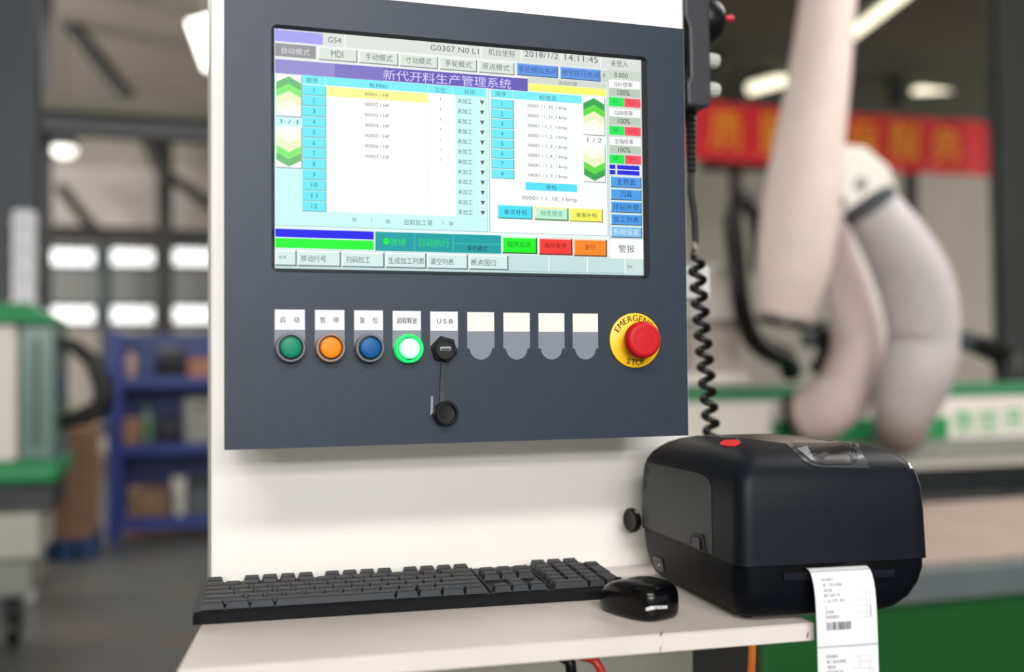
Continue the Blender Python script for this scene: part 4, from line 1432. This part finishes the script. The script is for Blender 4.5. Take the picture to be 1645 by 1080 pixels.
def lrect(mb_, a0, b0, a1, b1, lift=.00012, sub=1):
    k = max(1, int((b1 - b0) / .004))
    for j in range(k):
        c0, c1 = b0 + (b1 - b0) * j / k, b0 + (b1 - b0) * (j + 1) / k
        mb_.add([lab(a0, c1, lift), lab(a1, c1, lift), lab(a1, c0, lift), lab(a0, c0, lift)], [(0, 1, 2, 3)])


GAPM = mat('label_gap_grey', (184, 184, 188), .6, var=0)
for B in (.0085, .0805):
    gap = MB()
    lrect(gap, 0, B - .0016, lwid, B + .0006)
    gap.build('perforation', GAPM, lt)
    rows = ((.0115, '柜体编号', .008, .0195), (.0165, '第二层左侧板', .0085, .027), (.0215, '顺纹板', .009, .017), (.0262, '80*768*18', .0085, .0235), (.0315, '1_8_070_001', .009, .028), (.0372, '1', .009, .0098), (.0418, '多层板', .009, .0170), (.0465, '30400001', .009, .0215))
    for (b, s_, a0, a1) in rows:
        ink = MB()
        text_fit(ink, s_, lambda u, v: lab(u, v, .00014), a0, B + b - .0045, a1, B + b - .0012)
        ink.build('printed_line', INK, lt)
    x = .0095
    random.seed(5)
    ink = MB()
    while x < .0330:
        w_ = random.choice((.0003, .0005, .0008, .0011))
        lrect(ink, x, B + .0485, x + w_, B + .0560)
        x += w_ + random.choice((.0003, .0004, .0007))
    ink.build('barcode', INK, lt)
    pale = MB()                                 # outline drawing of the board
    for (a0, b0, a1, b1) in ((.0335, .0095, .0505, .0098), (.0400, .0095, .0403, .0215), (.0400, .0150, .0510, .0153), (.0505, .0095, .0508, .0215), (.0335, .0212, .0405, .0215), (.0400, .0212, .0510, .0215), (.0480, .0225, .0530, .0228), (.0355, .0285, .0490, .0288), (.0490, .0212, .0493, .0458), (.0525, .0225, .0528, .0458), (.0350, .0345, .0510, .0348), (.0350, .0405, .0500, .0408), (.0350, .0455, .0528, .0458)):
        lrect(pale, a0, B + b0, a1, B + b1)
    pale.build('board_drawing', INKPALE, lt)
    ink = MB()
    lrect(ink, .0522, B + .0345, .0530, B + .0450)
    ink.build('edge_mark', INK, lt)

# ================================================================== HAND-HELD PENDANT
PDX = .0
pd0 = Q(1118, 170, .19)
pn = thing('pendant_controller', pd0, 'black hand-held control pendant hung on the cabinet right side', 'controller')
PY0, PY1 = .172, .250


def px_(px, Y=.176):
    return Q(px, 100, Y).x


def pz_(py, Y=.176):
    return Q(1120, py, Y).z


PEND = mat('pendant_black', (42, 43, 47), .45, var=.05, scale=120, bump=.08, bscale=1200)
prof2 = [(1102.5, 170), (1102, 135), (1107, 125), (1106, 45), (1099, 28), (1098, -40), (1136, -40), (1139.5, 0), (1140, 166), (1136, 172), (1106, 172)]
pts = [(px_(x), pz_(y)) for x, y in prof2]
pts = [(max(x, X1 + .003), z_) for x, z_ in pts]
MB().prism(pts[::-1], PY0, PY1).build('housing', PEND, pn, bevel=.003)
xr = px_(1140)
# handwheel, knobs on the face that looks away from the cabinet
yc = PY0 + .031
wheel_z = pz_(34, yc)
MB().lathe((xr - .001, yc, wheel_z), (1, 0, 0), [(.030, 0), (.031, .003), (.031, .018), (.026, .0265), (.014, .030)], 30).build('handwheel', RUBBER, pn, smooth=35)
cq = Q(1156, 28, yc - .012)
MB().lathe((xr + .028, yc - .012, cq.z), (1, 0, 0), [(.003, 0), (.003, .006), (.0046, .008), (.0050, .014), (.0034, .017)], 14).build('crank_grip', mat('red_grip', (196, 40, 52), .4, var=.03), pn, smooth=35)
KN = mat('pale_grey_knob', (176, 176, 172), .5, var=.04)
yc = PY0 + .013
for py in (96, 143):
    zc = pz_(py, yc)
    n_ = 24
    ring = []
    for (r_, h_) in ((.0098, 0), (.0096, .010), (.0086, .0165), (.0078, .0172)):
        ring.append([Vector((xr + h_, yc + r_ * (1 + (.05 if k % 2 else -.05)) * cos(2 * pi * k / n_), zc + r_ * (1 + (.05 if k % 2 else -.05)) * sin(2 * pi * k / n_))) for k in range(n_)])
    kn = MB().loft(ring).build('selector_knob', KN, pn)
    MB().box((xr + .0172, yc - .001, zc + .001), (xr + .0178, yc + .001, zc + .0075)).build('pointer', RUBBER, kn)
# strain relief
sx = px_(1108, .205)
rl = []
z1_, z0_ = pz_(172, .205), pz_(278, .205)
k_ = 24
for i in range(k_ + 1):
    f = i / k_
    r_ = (.0088 - .0028 * f) * (1.08 if i % 2 else .9)
    rl.append((r_, f * (z1_ - z0_)))
c0 = Vector((max(sx, X1 + .0105), .205, z1_))
MB().lathe(c0, (0, 0, -1), rl, 16).build('strain_relief', RUBBER, pn, smooth=20)
# straight then coiled cord
sp = [c0 + Vector((0, 0, -(z1_ - z0_))), Q(1110, 310, .205), Q(1115, 345, .205), Q(1117, 385, .205), Q(1116, 405, .205)]
pts = [Vector(p) for p in smooth_path([tuple(p) for p in sp], 6)]
a, b = Q(1117, 408, .205), Q(1144, 705, .205)
turns = 11.6
NT = int(turns * 18)
for i in range(NT + 1):
    f = i / NT
    an = 2 * pi * turns * f + pi * .6
    rr = .0086 * min(1, f * 16 + .15)
    p = a.lerp(b, f)
    pts.append(p + Vector((cos(an) * rr, sin(an) * rr * .9, 0)))
end = pts[-1]
pts += [end + Vector((.004, .004, -.02)), end + Vector((.006, .01, -.08)), end + Vector((.0, .02, -.22))]
MB().tube(pts, .0045, 9).build('coiled_cord', RUBBER, pn, smooth=70)
# worn tape at the start of the coil and the hook on the cabinet side
tp = Q(1116, 400, .205)
MB().tube([tp + Vector((0, 0, .010)), tp + Vector((.001, 0, .002)), tp + Vector((.0005, 0, -.008))], [.0042, .0052, .0044], 7).build('tape_wrap', mat('frayed_tape', (128, 124, 112), .8, var=.25, scale=300), pn)
MB().box((X1 + .0005, .195, pz_(90)), (px_(1106.5) + .0005, .235, pz_(55))).build('hook', RUBBER, pn)
# pale cable gland on the cabinet side, behind the coil
gx = X1
gz1, gz0 = Q(1120, 430, .30).z, Q(1120, 482, .30).z
gl = thing('cable_gland', (X1 + .01, .30, gz0), 'ribbed pale connector on the cabinet side behind the coiled cord', 'connector')
mb = MB()
gw = Q(1133, 450, .30).x
mb.box((X1 + .0006, .285, gz0), (gw, .325, gz1))
mb.build('connector_block', mat('pale_connector', (196, 196, 196), .4, var=.02), gl, bevel=.002)
for k in range(5):
    x_ = X1 + .004 + (gw - X1 - .006) * k / 5
    MB().box((x_, .2835, gz0 + .003), (x_ + .0022, .2849, gz1 - .006)).build('rib', GREYM, gl)
